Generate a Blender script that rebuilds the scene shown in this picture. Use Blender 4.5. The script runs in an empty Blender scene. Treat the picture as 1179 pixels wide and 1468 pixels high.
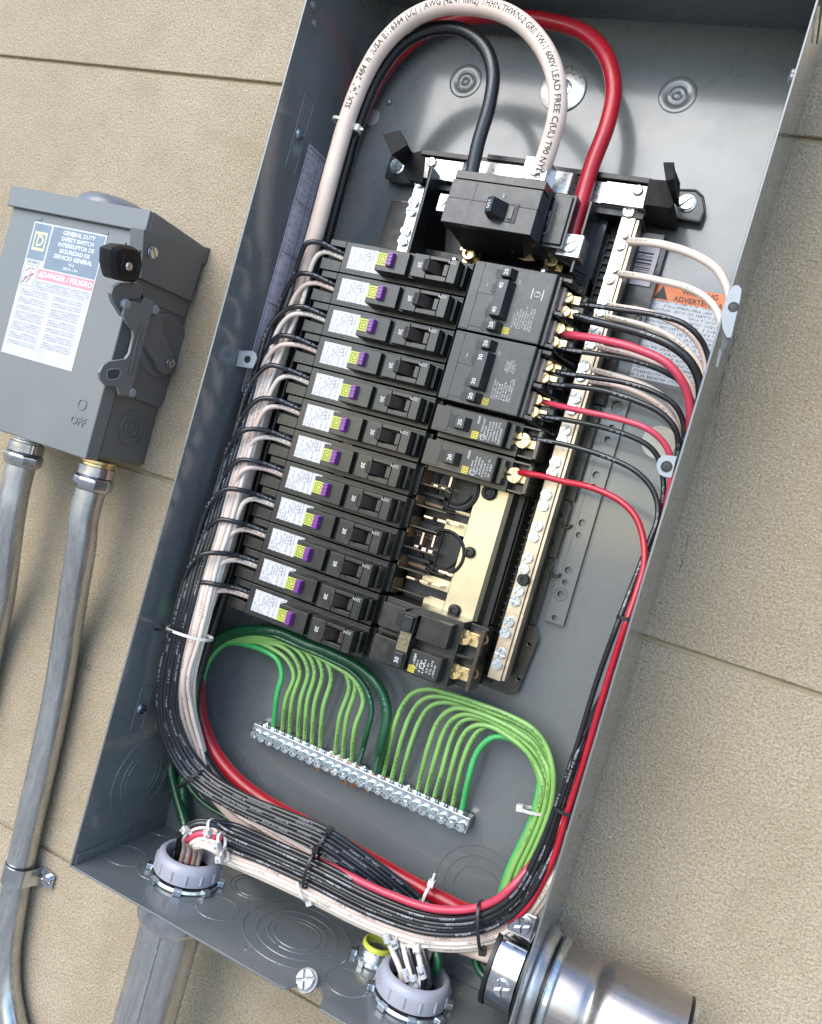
import bpy, bmesh, math, random
from mathutils import Vector, Matrix
random.seed(11)
scn = bpy.context.scene
COL = scn.collection
S = 0.001                      # everything below is written in millimetres
# panel space: x right along the wall, z up, d out of the wall towards the viewer (wall plane d = 0)

# ------------------------------------------------------------------ camera
FPX, CXP, CYP, PW, PH = 1219.055, 589.5, 734.0, 1179.0, 1468.0
RM = [[0.8878293, 0.3690616, 0.2748684], [0.2717102, 0.0616481, -0.9604025], [-0.3713928, 0.9273581, -0.0455448]]
CAM = [419.939, -670.2103, 379.9133]
cam = bpy.data.cameras.new('camera')
camo = bpy.data.objects.new('camera', cam)
COL.objects.link(camo)
cam.sensor_fit = 'HORIZONTAL'
cam.sensor_width = 36.0
cam.lens = FPX / PW * 36.0
cam.clip_start = 0.01
cam.clip_end = 500
camo.matrix_world = Matrix(((RM[0][0], -RM[1][0], -RM[2][0], CAM[0]*S), (RM[0][1], -RM[1][1], -RM[2][1], CAM[1]*S),
                            (RM[0][2], -RM[1][2], -RM[2][2], CAM[2]*S), (0, 0, 0, 1)))
scn.camera = camo
def ray(px, py):
    a = ((px-CXP)/FPX, (py-CYP)/FPX, 1.0)
    return [sum(RM[i][j]*a[i] for i in range(3)) for j in range(3)]
def at(px, py, d):             # point of the plane d seen at a photo pixel -> (x, z, d)
    v = ray(px, py); s = (-d-CAM[1])/v[1]
    return (CAM[0]+s*v[0], CAM[2]+s*v[2], d)
def atx(px, py, x):            # the same on a plane of constant x
    v = ray(px, py); s = (x-CAM[0])/v[0]
    return (x, CAM[2]+s*v[2], -(CAM[1]+s*v[1]))
def atz(px, py, z):
    v = ray(px, py); s = (z-CAM[2])/v[2]
    return (CAM[0]+s*v[0], z, -(CAM[1]+s*v[1]))

# ------------------------------------------------------------------ light
SUN_DIR = Vector((-0.33, -0.77, 0.62)).normalized()     # towards the sun
world = bpy.data.worlds.new('World'); scn.world = world; world.use_nodes = True
wt = world.node_tree
bg = wt.nodes['Background']
sky = wt.nodes.new('ShaderNodeTexSky'); sky.sky_type = 'NISHITA'; sky.sun_disc = False
sky.sun_elevation = math.asin(SUN_DIR.z)
sky.sun_rotation = math.atan2(SUN_DIR.x, SUN_DIR.y)
sky.air_density = 1.0; sky.dust_density = .5; sky.ozone_density = 2.6
wt.links.new(sky.outputs[0], bg.inputs[0]); bg.inputs[1].default_value = 0.15
sl = bpy.data.lights.new('sun', 'SUN'); sl.energy = 1.25; sl.angle = math.radians(50); sl.color = (1, .91, .76)
so = bpy.data.objects.new('sun', sl); COL.objects.link(so)
so.rotation_euler = SUN_DIR.to_track_quat('Z', 'Y').to_euler()
scn.view_settings.view_transform = 'Standard'; scn.view_settings.look = 'None'
scn.view_settings.exposure = 1.36; scn.view_settings.gamma = 1.0
scn.cycles.max_bounces = 8; scn.cycles.caustics_reflective = False; scn.cycles.caustics_refractive = False

# ------------------------------------------------------------------ materials
class NT:
    def __init__(s, name):
        s.m = bpy.data.materials.new(name); s.m.use_nodes = True
        s.t = s.m.node_tree; s.b = s.t.nodes['Principled BSDF']
    def n(s, typ, **k):
        q = s.t.nodes.new(typ)
        for a, v in k.items():
            setattr(q, a, v)
        return q
    def l(s, a, b): s.t.links.new(a, b)
    def math(s, op, a, b=None, c=None):
        q = s.n('ShaderNodeMath', operation=op)
        for i, v in enumerate((a, b, c)):
            if v is None: continue
            if isinstance(v, (int, float)): q.inputs[i].default_value = v
            else: s.l(v, q.inputs[i])
        return q.outputs[0]
    def noise(s, co, scale, detail=3, rough=.55, dist=0):
        q = s.n('ShaderNodeTexNoise'); q.inputs['Scale'].default_value = scale
        q.inputs['Detail'].default_value = detail; q.inputs['Roughness'].default_value = rough
        q.inputs['Distortion'].default_value = dist
        s.l(co, q.inputs['Vector']); return q.outputs['Fac']
    def ramp(s, f, *stops):
        q = s.n('ShaderNodeValToRGB'); e = q.color_ramp.elements
        while len(e) < len(stops): e.new(.5)
        for i, (p, c) in enumerate(stops):
            e[i].position = p; e[i].color = (c, c, c, 1) if isinstance(c, (int, float)) else (*c, 1)
        s.l(f, q.inputs[0]); return q.outputs[0]
    def mix(s, f, a, b):
        q = s.n('ShaderNodeMix', data_type='RGBA')
        if isinstance(f, (int, float)): q.inputs[0].default_value = f
        else: s.l(f, q.inputs[0])
        for i, v in ((6, a), (7, b)):
            if isinstance(v, tuple): q.inputs[i].default_value = (*v, 1)
            else: s.l(v, q.inputs[i])
        return q.outputs[2]
    def bump(s, h, strength, dist=.0005):
        q = s.n('ShaderNodeBump'); q.inputs['Strength'].default_value = strength
        q.inputs['Distance'].default_value = dist
        s.l(h, q.inputs['Height']); s.l(q.outputs[0], s.b.inputs['Normal'])
    def geo(s): return s.n('ShaderNodeNewGeometry').outputs['Position']
    def setb(s, **k):
        for a, v in k.items():
            i = s.b.inputs[a.replace('_', ' ')]
            if isinstance(v, tuple): i.default_value = (*v, 1)
            elif isinstance(v, (int, float)): i.default_value = v
            else: s.l(v, i)
MATS = {}
def mat(name, col, rough=.45, metal=0., coat=0., var=.12, vs=60, rv=.12, bs=0, bd=.0002, bscale=900, spec=.5):
    if name in MATS: return MATS[name]
    t = NT(name); g = t.geo()
    f = t.noise(g, vs, 4)
    t.setb(Base_Color=t.mix(t.ramp(f, (.3, 0.), (.7, 1.)), tuple(c*(1-var) for c in col), tuple(min(1, c*(1+var)) for c in col)),
           Metallic=metal, Coat_Weight=coat, Coat_Roughness=.15)
    t.b.inputs['Specular IOR Level'].default_value = spec
    f2 = t.noise(g, vs*3.1, 5, .65)
    t.setb(Roughness=t.ramp(f2, (.25, max(.03, rough-rv)), (.75, min(1, rough+rv))))
    if bs: t.bump(t.noise(g, bscale, 3), bs, bd)
    MATS[name] = t.m
    return t.m
def scratched(name, col, rough, metal, wear, wcol, scale=140, coat=0., bs=.15, cr=.2):
    """plastic or paint with fine pale scratches and a little settled dust"""
    t = NT(name); g = t.geo()
    mp = t.n('ShaderNodeMapping'); mp.inputs['Scale'].default_value = (1, 1, 9); mp.inputs['Rotation'].default_value = (0, .35, 0); t.l(g, mp.inputs[0])
    a = t.ramp(t.noise(mp.outputs[0], scale*2.2, 6, .75), (.63, 0.), (.70, wear))
    b = t.ramp(t.noise(g, scale*.5, 6, .7), (.45, 0.), (.78, wear*.55))
    m = t.math('MAXIMUM', a, b)
    t.setb(Base_Color=t.mix(m, col, wcol), Metallic=metal, Coat_Weight=coat, Coat_Roughness=cr,
           Roughness=t.ramp(t.noise(g, scale, 5, .7), (.3, rough-.08), (.75, rough+.16)))
    t.bump(t.noise(g, 2500, 3), bs, .0001)
    MATS[name] = t.m; return t.m
def print_nodes(t, uv, rp, cw, gap=.2, blank=.12):
    """0/1 mask of illegible small print on uv given in millimetres"""
    sp = t.n('ShaderNodeSeparateXYZ'); t.l(uv, sp.inputs[0]); u, v = sp.outputs[0], sp.outputs[1]
    row = t.math('FLOOR', t.math('DIVIDE', v, rp)); fv = t.math('FRACT', t.math('DIVIDE', v, rp))
    col = t.math('FLOOR', t.math('DIVIDE', u, cw)); fu = t.math('FRACT', t.math('DIVIDE', u, cw))
    def wn(a, b):
        c = t.n('ShaderNodeCombineXYZ'); t.l(a, c.inputs[0]); t.l(b, c.inputs[1])
        q = t.n('ShaderNodeTexWhiteNoise', noise_dimensions='2D'); t.l(c.outputs[0], q.inputs['Vector']); return q.outputs['Value']
    word = t.math('GREATER_THAN', wn(col, row), gap)
    gl = t.math('GREATER_THAN', wn(t.math('FLOOR', t.math('DIVIDE', u, cw/3.)), t.math('FLOOR', t.math('DIVIDE', v, rp/5.))), .38)
    m = t.math('MULTIPLY', word, gl)
    m = t.math('MULTIPLY', m, t.math('GREATER_THAN', fv, .34))
    m = t.math('MULTIPLY', m, t.math('LESS_THAN', fu, .82))
    zero = t.math('MULTIPLY', row, 1.7)
    cblk = t.math('FLOOR', t.math('DIVIDE', u, cw*9))
    return t.math('MULTIPLY', m, t.math('GREATER_THAN', wn(cblk, zero), blank)), v
def label_mat(name, paper, ink, rp, cw, gap=.2, blank=.12, rough=.4, strength=.85):
    t = NT(name); uv = t.n('ShaderNodeTexCoord').outputs['UV']
    m, v = print_nodes(t, uv, rp, cw, gap, blank)
    g = t.geo(); n = t.noise(g, 50, 3)
    p = t.mix(t.ramp(n, (.3, 0.), (.7, 1.)), tuple(c*.94 for c in paper), paper)
    t.setb(Base_Color=t.mix(t.math('MULTIPLY', m, strength), p, ink), Roughness=rough, Coat_Weight=.25, Coat_Roughness=.2)
    MATS[name] = t.m; return t.m
def wire_mat(name, col, ink, rough=.3, printed=True, var=.08, coat=.2, h=1.6):
    t = NT(name); uv = t.n('ShaderNodeTexCoord').outputs['UV']; g = t.geo()
    n = t.noise(g, 45, 4)
    base = t.mix(t.ramp(n, (.3, 0.), (.7, 1.)), tuple(c*(1-var) for c in col), tuple(min(1, c*(1+var)) for c in col))
    if printed:
        m, v = print_nodes(t, uv, h*1.5, h*.85, .15, .74)
        band = t.math('MULTIPLY', t.math('GREATER_THAN', v, 0.), t.math('LESS_THAN', v, h*1.5))
        base = t.mix(t.math('MULTIPLY', t.math('MULTIPLY', m, band), .8), base, ink)
    t.setb(Base_Color=base, Roughness=t.ramp(t.noise(g, 160, 4), (.3, rough-.07), (.7, rough+.12)), Coat_Weight=coat, Coat_Roughness=.18)
    t.bump(t.noise(g, 120, 2), .05, .0002)
    MATS[name] = t.m; return t.m

PAINT = scratched('grey enamel paint', (.130, .143, .146), .27, 0, .035, (.24, .25, .26), 26, 1., .03, .13)
PAINT2 = scratched('switch grey enamel paint', (.152, .162, .166), .40, 0, .22, (.34, .35, .37), 30, .15, .14)
PAINT_SHADE = scratched('shaded grey enamel paint', (.125, .134, .138), .42, 0, .3, (.2, .2, .2), 50, .1, .12)  # same enamel as the switch front, shade of its right flank put into the colour
EDGE = mat('painted steel edge', (.30, .33, .35), .4)
BLK = scratched('black breaker plastic', (.011, .012, .0135), .30, 0, .22, (.14, .14, .13), 110, .28, .1, .12)
BLK2 = scratched('olive black breaker plastic', (.0135, .0132, .0105), .32, 0, .26, (.15, .145, .12), 110, .25, .1, .14)
WING = mat('olive brown wing plastic', (.040, .036, .022), .3, coat=.35, var=.25, vs=40)
MATTE = mat('matte black plastic', (.012, .012, .013), .6, spec=.2)
DULL = mat('dull zinc', (.30, .31, .32), .5, .6, var=.3, vs=300)
DEEP = mat('deep black plastic', (.007, .007, .008), .38, bs=.1)
SMOKE = scratched('smoky brown plastic', (.045, .036, .022), .22, 0, .25, (.16, .12, .08), 80, .5)
TAN = mat('tan barrier plastic', (.20, .115, .05), .3, coat=.3)
GALV = mat('galvanised steel', (.50, .50, .50), .38, .9, var=.22, vs=45, rv=.16, bs=.1, bscale=500)
ZINC = mat('bright zinc plate', (.62, .66, .68), .24, .95, var=.2, vs=160, rv=.12)
STEEL = mat('brushed aluminium bar', (.60, .60, .58), .3, .9, var=.1, vs=120)
BARM = mat('tin plated brass bar', (.58, .48, .36), .33, .85, var=.16, vs=70)
PAN = mat('yellow zinc plated pan', (.66, .58, .38), .33, .75, var=.1, vs=22, rv=.08)
BRASS = mat('brass screw metal', (.78, .60, .32), .27, .95, var=.25, vs=300)
COPPER = mat('bare copper', (.72, .33, .17), .35, .9, var=.25, vs=300)
COPPERT = mat('tinned copper stab', (.85, .66, .52), .26, .95, var=.2, vs=200)
CHROME = mat('polished chrome steel', (.52, .54, .57), .16, 1., var=.3, vs=60, rv=.07)
PVC = mat('light grey plastic bushing', (.34, .34, .39), .38, var=.06, coat=.15, bs=.1)
YEL = mat('yellow plastic throat', (.58, .60, .07), .35, coat=.2)
NYL = mat('natural nylon', (.60, .58, .54), .4, coat=.2)
NYLB = mat('black nylon', (.012, .012, .013), .4)
PURPLE = mat('purple button plastic', (.17, .03, .24), .3, coat=.3)
LIME = mat('lime sticker', (.46, .50, .08), .45, coat=.2)
WHITEINK = mat('white print', (.56, .56, .55), .5)
BLUEINK = mat('blue label print', (.15, .20, .26), .4, coat=.2)
REDINK = mat('faded red label print', (.62, .22, .26), .4, coat=.2)
BLACKINK = mat('black print', (.02, .02, .02), .5)
PALEINK = mat('pale label white', (.50, .51, .54), .4, coat=.2)
YELINK = mat('yellow print', (.72, .60, .05), .5)
ORANGE = mat('orange label print', (.75, .20, .045), .4, coat=.25)
LBL = label_mat('breaker label', (.58, .58, .61), (.14, .15, .19), 2.4, .9, .22, .22, .4, .85)
LBLS = label_mat('switch label small print', (.50, .50, .54), (.09, .10, .13), 2.1, 1.0, .14, .08)
LBLW = label_mat('warning label print', (.58, .63, .70), (.12, .13, .16), 3.3, 1.6, .16, .06)
LILAC = label_mat('lilac wiring label', (.78, .73, .82), (.20, .18, .26), 2.2, .9, .3, .55)
WBLK = wire_mat('black insulation', (.014, .015, .018), (.30, .31, .34), .26)
WWHT = wire_mat('off-white insulation', (.76, .66, .57), (.10, .09, .08), .33)
WPNK = wire_mat('pinkish white insulation', (.74, .57, .49), (.12, .09, .08), .33)
WRED = wire_mat('red insulation', (.42, .012, .028), (.12, .01, .02), .27, False)
WPIN = wire_mat('bright red insulation', (.52, .05, .09), (.2, .02, .02), .27, False)
WGRN = wire_mat('yellow-green insulation', (.23, .45, .12), (.03, .07, .02), .3, var=.04)
WGRB = wire_mat('bright green insulation', (.06, .42, .12), (.02, .07, .02), .32, False)
WGRD = wire_mat('dark green insulation', (.008, .075, .028), (.2, .32, .24), .3)
MWHT = wire_mat('main white insulation', (.80, .64, .54), (.08, .07, .06), .33, False)
MBLK = wire_mat('main black insulation', (.013, .014, .016), (.2, .2, .2), .28, False)
MRED = wire_mat('main red insulation', (.40, .010, .020), (.2, .2, .2), .30, False)

# ------------------------------------------------------------------ mesh helpers
ORG = {}
def w(p): return Vector((p[0]*S, -p[2]*S, p[1]*S))
def rmat(origin, X, Y, Z):
    """panel-space frame matrix: local x,y,z axes given as panel vectors"""
    X, Y, Z = Vector(X).normalized(), Vector(Y).normalized(), Vector(Z).normalized()
    m = Matrix((( X.x, Y.x, Z.x, origin[0]), (X.y, Y.y, Z.y, origin[1]), (X.z, Y.z, Z.z, origin[2]), (0, 0, 0, 1)))
    return m
def frame(c, axis):
    a = Vector(axis).normalized()
    u = Vector((0, 0, 1)) if abs(a.z) < .9 else Vector((1, 0, 0))
    X = u.cross(a).normalized(); Y = a.cross(X)
    return rmat(c, X, Y, a)
def rotz(c, deg):
    return Matrix.Translation(Vector(c)) @ Matrix.Rotation(math.radians(deg), 4, 'Z')
class MB:
    def __init__(s): s.v = []; s.f = []; s.uv = {}; s.M = None
    def add(s, vs, fs, uvs=None):
        b = len(s.v)
        for p in vs:
            p = Vector(p)
            if s.M is not None: p = s.M @ p
            s.v.append(p)
        for i, f in enumerate(fs):
            if uvs: s.uv[len(s.f)] = uvs[i]
            s.f.append(tuple(b+j for j in f))
        return s
    def box(s, x0, x1, z0, z1, d0, d1, tx=0, tz=0):
        """box; tx, tz shrink the outer (d1) face"""
        v = [(x0, z0, d0), (x1, z0, d0), (x1, z1, d0), (x0, z1, d0), (x0+tx, z0+tz, d1), (x1-tx, z0+tz, d1), (x1-tx, z1-tz, d1), (x0+tx, z1-tz, d1)]
        return s.add(v, [(3, 2, 1, 0), (4, 5, 6, 7), (0, 1, 5, 4), (1, 2, 6, 5), (2, 3, 7, 6), (3, 0, 4, 7)])
    def poly(s, pts, d0, d1):
        n = len(pts)
        v = [(x, z, d0) for x, z in pts] + [(x, z, d1) for x, z in pts]
        f = [tuple(range(n))[::-1], tuple(range(n, 2*n))] + [(i, (i+1) % n, n+(i+1) % n, n+i) for i in range(n)]
        return s.add(v, f)
    def loft(s, A, B):
        """solid between two equal polygons given as 3-D points"""
        n = len(A)
        return s.add(list(A)+list(B), [tuple(range(n))[::-1], tuple(range(n, 2*n))] + [(i, (i+1) % n, n+(i+1) % n, n+i) for i in range(n)])
    def lathe(s, c, axis, prof, n=24, a0=0., a1=360.):
        F = frame(c, axis); full = abs(a1-a0-360) < .1
        m = n if full else n+1
        vs = []
        for r, h in prof:
            for i in range(m):
                a = math.radians(a0+(a1-a0)*i/n)
                vs.append(F @ Vector((r*math.cos(a), r*math.sin(a), h)))
        fs = []
        for k in range(len(prof)-1):
            for i in range(n):
                j = (i+1) % m
                fs.append((k*m+i, k*m+j, (k+1)*m+j, (k+1)*m+i))
        if full and prof[0][0] > 0.001: fs.append(tuple(range(m))[::-1])
        if full and prof[-1][0] > 0.001: fs.append(tuple((len(prof)-1)*m+i for i in range(m)))
        return s.add(vs, fs)
    def cyl(s, c, axis, r, h, n=20, r2=None, ch=0):
        r2 = r if r2 is None else r2
        if ch: return s.lathe(c, axis, [(r, 0), (r2, h-ch), (r2-ch, h)], n)
        return s.lathe(c, axis, [(r, 0), (r2, h)], n)
    def ring(s, c, axis, R, r, n=40, m=6, a0=0., a1=360., sq=1.0):
        F = frame(c, axis); full = abs(a1-a0-360) < .1; k = n if full else n+1
        vs = []; fs = []
        for i in range(k):
            a = math.radians(a0+(a1-a0)*i/n)
            for j in range(m):
                b = 2*math.pi*j/m
                q = R+r*math.cos(b)
                vs.append(F @ Vector((q*math.cos(a), q*math.sin(a), r*sq*math.sin(b))))
        for i in range(n):
            for j in range(m):
                a_, b_ = i*m, ((i+1) % k)*m
                fs.append((a_+j, b_+j, b_+(j+1) % m, a_+(j+1) % m))
        return s.add(vs, fs)
    def tube(s, pts, r, n=10, caps=True, twist=0.):
        P = [Vector(p) for p in pts]; N = len(P)
        T = [(P[min(i+1, N-1)]-P[max(i-1, 0)]).normalized() for i in range(N)]
        # reference: the side that faces the viewer
        vs = []; L = [0.]
        for i in range(1, N): L.append(L[-1]+(P[i]-P[i-1]).length)
        up = Vector((0, 0, 1)) - T[0]*T[0].z
        if up.length < .05: up = Vector((0, -1, 0))
        up.normalize()
        for i in range(N):
            up = (up - T[i]*up.dot(T[i]))
            if up.length < 1e-4: up = T[i].orthogonal()
            up.normalize()
            # ease the frame back towards the viewer so that print keeps to the front
            v = Vector((.25, .1, 1)); v = v - T[i]*T[i].dot(v)
            if v.length > .3 and up.dot(v.normalized()) > -.5: up = (up*.8+v.normalized()*.2).normalized()
            sd = T[i].cross(up)
            rr = r[i] if isinstance(r, list) else r
            for j in range(n):
                a = 2*math.pi*j/n + twist
                vs.append(P[i]+(up*math.cos(a)+sd*math.sin(a))*rr)
        fs = []; uvs = []
        r0 = r[0] if isinstance(r, list) else r
        for i in range(N-1):
            for j in range(n):
                fs.append((i*n+j, (i+1)*n+j, (i+1)*n+(j+1) % n, i*n+(j+1) % n))
                v0 = (j-n/2)/n*2*math.pi*r0; v1 = (j+1-n/2)/n*2*math.pi*r0
                # v = 0 sits opposite the seam: shift so the print band faces the viewer
                q = lambda a: a + math.pi*r0 + r0*.5 if a < 0 else a - math.pi*r0 + r0*.5
                qa = q(v0+.001); qb = qa+(v1-v0)
                uvs.append([(L[i], qa), (L[i+1], qa), (L[i+1], qb), (L[i], qb)])
        if caps:
            fs.append(tuple(range(n))); uvs.append([(0, -9)]*n)
            fs.append(tuple((N-1)*n+j for j in range(n))[::-1]); uvs.append([(0, -9)]*n)
        return s.add(vs, fs, uvs)
    def quad(s, a, b, c, d, wd=None, ht=None, th=.15):
        """thin sticker through 4 points (bl, br, tr, tl) with uv in mm, given a real thickness"""
        a, b, c, d = map(Vector, (a, b, c, d))
        nrm = (b-a).cross(d-a).normalized()*th
        wd = wd or (b-a).length; ht = ht or (d-a).length
        A = [a, b, c, d]; B = [p+nrm for p in A]
        z = [(0, -999)]*4
        return s.add(A+B, [(3, 2, 1, 0), (4, 5, 6, 7), (0, 1, 5, 4), (1, 2, 6, 5), (2, 3, 7, 6), (3, 0, 4, 7)],
                     [z, [(0, 0), (wd, 0), (wd, ht), (0, ht)], z, z, z, z])
    def text(s, txt, size, F, align='CENTER', off=0., sx=1., ext=.04, sp=1.):
        """F: panel-space matrix (x = reading direction, y = up of the letters, z = out of the face)"""
        key = (txt, align, round(off, 3), sp)
        if key not in TXT:
            cu = bpy.data.curves.new('lettering', 'FONT'); cu.body = txt; cu.size = 1; cu.align_x = align; cu.align_y = 'CENTER'
            cu.offset = off; cu.resolution_u = 2; cu.space_character = sp
            ob = bpy.data.objects.new('lettering', cu)
            me = bpy.data.meshes.new_from_object(ob)
            TXT[key] = ([v.co.copy() for v in me.vertices], [tuple(p.vertices) for p in me.polygons])
            bpy.data.objects.remove(ob); bpy.data.curves.remove(cu); bpy.data.meshes.remove(me)
        vs, fs = TXT[key]
        s.add([F @ Vector((v.x*size*sx, v.y*size, ext)) for v in vs], fs, [[(0, -999)]*len(f) for f in fs])
        return s
    def screw(s, r, h, c=(0, 0, 0), F=None, kind='combo', ang=0.):
        F0 = F if F is not None else Matrix.Translation(Vector(c))
        F1 = F0 @ Matrix.Rotation(math.radians(ang), 4, 'Z')
        old = s.M; s.M = F1 if old is None else old @ F1
        s.lathe((0, 0, 0), (0, 0, 1), [(r, 0), (r, h*.45), (r*.96, h*.5)], 18)
        sw = r*.16
        def piece(q0, q1, z1):
            n = 6; pts = []
            for i in range(n+1):
                a = math.radians(q0+(q1-q0)*i/n); pts.append((r*.93*math.cos(a), r*.93*math.sin(a)))
            return pts
        if kind == 'slot':
            for sg in (0, 180):
                a = math.degrees(math.asin(sw/(r*.93)))
                s.poly(piece(a+sg, 180-a+sg, 0), h*.45, h)
        elif kind == 'combo':
            a = math.degrees(math.asin(sw/(r*.93)))
            for sg in (0, 90, 180, 270):
                pts = piece(a+sg, 90-a+sg, 0)
                m = math.radians(45+sg); k = sw*1.414
                pts.append((k*math.cos(m), k*math.sin(m)))
                s.poly(pts, h*.45, h)
        s.M = old
        return s
    def build(s, name, m, parent=None, base=None, bev=0., smooth=40, kind=None, seg=2):
        me = bpy.data.meshes.new(name)
        if parent is not None: o0 = ORG[parent.name]
        elif base is not None: o0 = Vector(base)
        else:
            n = len(s.v); o0 = Vector((sum(p.x for p in s.v)/n, min(p.y for p in s.v), sum(p.z for p in s.v)/n))
        ow = w(o0)
        me.from_pydata([w(p)-ow for p in s.v], [], s.f)
        if s.uv:
            ul = me.uv_layers.new(name='print')
            for p in me.polygons:
                u = s.uv.get(p.index)
                if u:
                    for k, li in enumerate(p.loop_indices): ul.data[li].uv = u[k] if k < len(u) else (0, -9)
                else:
                    for li in p.loop_indices: ul.data[li].uv = (0, -999)
        bm = bmesh.new(); bm.from_mesh(me)
        bmesh.ops.recalc_face_normals(bm, faces=bm.faces); bm.to_mesh(me); bm.free()
        me.materials.append(m)
        me.polygons.foreach_set('use_smooth', [True]*len(me.polygons))
        if not bev: me.set_sharp_from_angle(angle=math.radians(smooth))
        o = bpy.data.objects.new(name, me); COL.objects.link(o)
        ORG[o.name] = o0
        if parent is not None: o.parent = parent
        else: o.location = ow
        if bev:
            q = o.modifiers.new('edges', 'BEVEL'); q.width = bev*S; q.segments = seg; q.limit_method = 'ANGLE'
            q.angle_limit = math.radians(35); q.harden_normals = True
        if kind: o['kind'] = kind
        return o
TXT = {}
def empty(name, base):
    o = bpy.data.objects.new(name, None); COL.objects.link(o); o.location = w(base); o.empty_display_size = .02
    ORG[o.name] = Vector(base); return o
def tag(o, label, cat, group=None):
    o['label'] = label; o['category'] = cat
    if group: o['group'] = group
    return o
def inst(name, src, parent, c, ang=0.):
    """another object on the mesh of src; src built round the origin of panel space"""
    o = bpy.data.objects.new(name, src); COL.objects.link(o); o.parent = parent
    o.location = w(Vector(c)-ORG[parent.name]); o.rotation_euler = (0, -math.radians(ang), 0)
    ORG[o.name] = Vector(c); return o
def mesh_only(mb, name, m, bev=0.):
    o = mb.build(name, m, None, base=(0, 0, 0)); me = o.data
    bpy.data.objects.remove(o); ORG.pop(name, None)
    return me
def copy_thing(root, delta, label):
    c = root.copy(); COL.objects.link(c); c.location = root.location + w(delta); c['label'] = label
    ORG[c.name] = ORG[root.name]+Vector(delta)
    for ch in root.children:
        k = ch.copy(); COL.objects.link(k); k.parent = c
        for g in ch.children:
            q = g.copy(); COL.objects.link(q); q.parent = k
    return c
def spline(P, step=3.0):
    P = [Vector(p) for p in P]; Q = [P[0]*2-P[1]]+P+[P[-1]*2-P[-2]]; out = [P[0]]
    for i in range(1, len(Q)-2):
        a, b, c, d = Q[i-1:i+3]
        n = max(1, int((c-b).length/step))
        # centripetal-like tangents
        l1 = max((b-a).length, 1e-3)**.5; l2 = max((c-b).length, 1e-3)**.5; l3 = max((d-c).length, 1e-3)**.5
        m1 = ((c-b)/l2 - (c-a)/(l1+l2) + (b-a)/l1)*l2
        m2 = ((c-b)/l2 - (d-b)/(l2+l3) + (d-c)/l3)*l2
        for k in range(1, n+1):
            t = k/n; t2 = t*t; t3 = t2*t
            out.append(b*(2*t3-3*t2+1)+m1*(t3-2*t2+t)+c*(-2*t3+3*t2)+m2*(t3-t2))
    return out
def pix(L):
    """list of (px, py, d) or ('p', x, z, d) -> panel points"""
    return [(p[1], p[2], p[3]) if p[0] == 'p' else at(*p) for p in L]
def wire(L, r, m, label, group, name='wire', n=10, cat='wire', step=3.0, smooth=True):
    pts = spline(pix(L) if smooth else L, step)
    mb = MB(); mb.tube(pts, r, n)
    o = mb.build(name, m, base=tuple(pts[0]), smooth=80)
    tag(o, label, cat, group); o['path'] = 0; del o['path']
    return o, pts
ORD = ['topmost', 'second', 'third', 'fourth', 'fifth', 'sixth', 'seventh', 'eighth', 'ninth', 'tenth', 'eleventh', 'twelfth']
# ================================================================== setting
BW, BH, BD = 362., 774., 119.
def stucco():
    t = NT('fine sand stucco'); g = t.geo()
    big = t.noise(g, 3.2, 5, .6); mid = t.noise(g, 45, 4, .6); fine = t.noise(g, 480, 4, .75)
    c = t.mix(t.ramp(big, (.35, 0.), (.68, 1.)), (.49, .395, .27), (.62, .515, .37))
    c = t.mix(t.ramp(mid, (.4, 0.), (.75, .28)), c, (.42, .35, .24))
    c = t.mix(t.ramp(fine, (.36, .75), (.56, 0.)), c, (.25, .205, .14))
    c = t.mix(t.ramp(t.noise(g, 700, 2, .5), (.56, 0.), (.68, .5)), c, (.78, .73, .61))
    c = t.mix(t.ramp(t.noise(g, 7, 6, .7, 1.2), (.46, 0.), (.76, .5)), c, (.36, .28, .18))
    t.setb(Base_Color=c, Roughness=.9)
    t.b.inputs['Specular IOR Level'].default_value = .2
    h = t.math('ADD', t.math('MULTIPLY', t.noise(g, 400, 3, .72), 1.), t.math('MULTIPLY', t.noise(g, 1100, 2), .4))
    h = t.math('ADD', h, t.math('MULTIPLY', mid, .35))
    t.bump(h, 1., .0030)
    return t.m
STUC = stucco()
JOINT = mat('stucco joint filler', (.40, .34, .22), .85, bs=.4, bscale=600)
SEAM0, SEAMD = 695.09, 387.578
wall = empty('stucco_wall', (180, -1150, 0)); wall['kind'] = 'structure'
b = MB().box(-1500, 2200, -1150, 2300, -40, -4.2).build('joint_backing', JOINT, wall)
for k in range(-5, 6):
    z1 = SEAM0 + k*SEAMD - 2.0; z0 = max(-1149, z1 - SEAMD + 4.0)
    if z1 < -1100: continue
    MB().box(-1500, 2200, z0, z1, -30, 0, 0, 0).build('stucco_course', STUC, wall, bev=1.2)
# pencilled number and scuffs on the wall
pm = mat('pencil', (.16, .15, .13), .8)
mb = MB()
mb.text('130', 11, rotz(at(122, 955, .4), 0) @ Matrix.Rotation(math.radians(-2), 4, 'Z'), off=-.01)
mb.build('pencil_number', pm, wall)
crk = MB()
for pts in ([(1058, 478), (1046, 512), (1037, 545), (1029, 585), (1026, 632)], [(988, 765), (984, 785), (980, 800), (975, 818)],
            [(818, 1288), (832, 1292), (845, 1299), (862, 1306)]):
    q = [at(x, y, .1) for x, y in pts]
    pp = []
    for p in spline(q, 2.2):
        pp.append((p[0]+random.uniform(-.7, .7), p[1]+random.uniform(-.7, .7), .1))
    i = 0
    while i < len(pp)-2:
        n = random.choice((2, 3, 4)); crk.tube(pp[i:i+n+1], random.uniform(.1, .26), 5); i += n+random.choice((0, 0, 1))
crk.build('hairline_crack', mat('dark crack', (.09, .075, .055), .9), wall)
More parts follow.
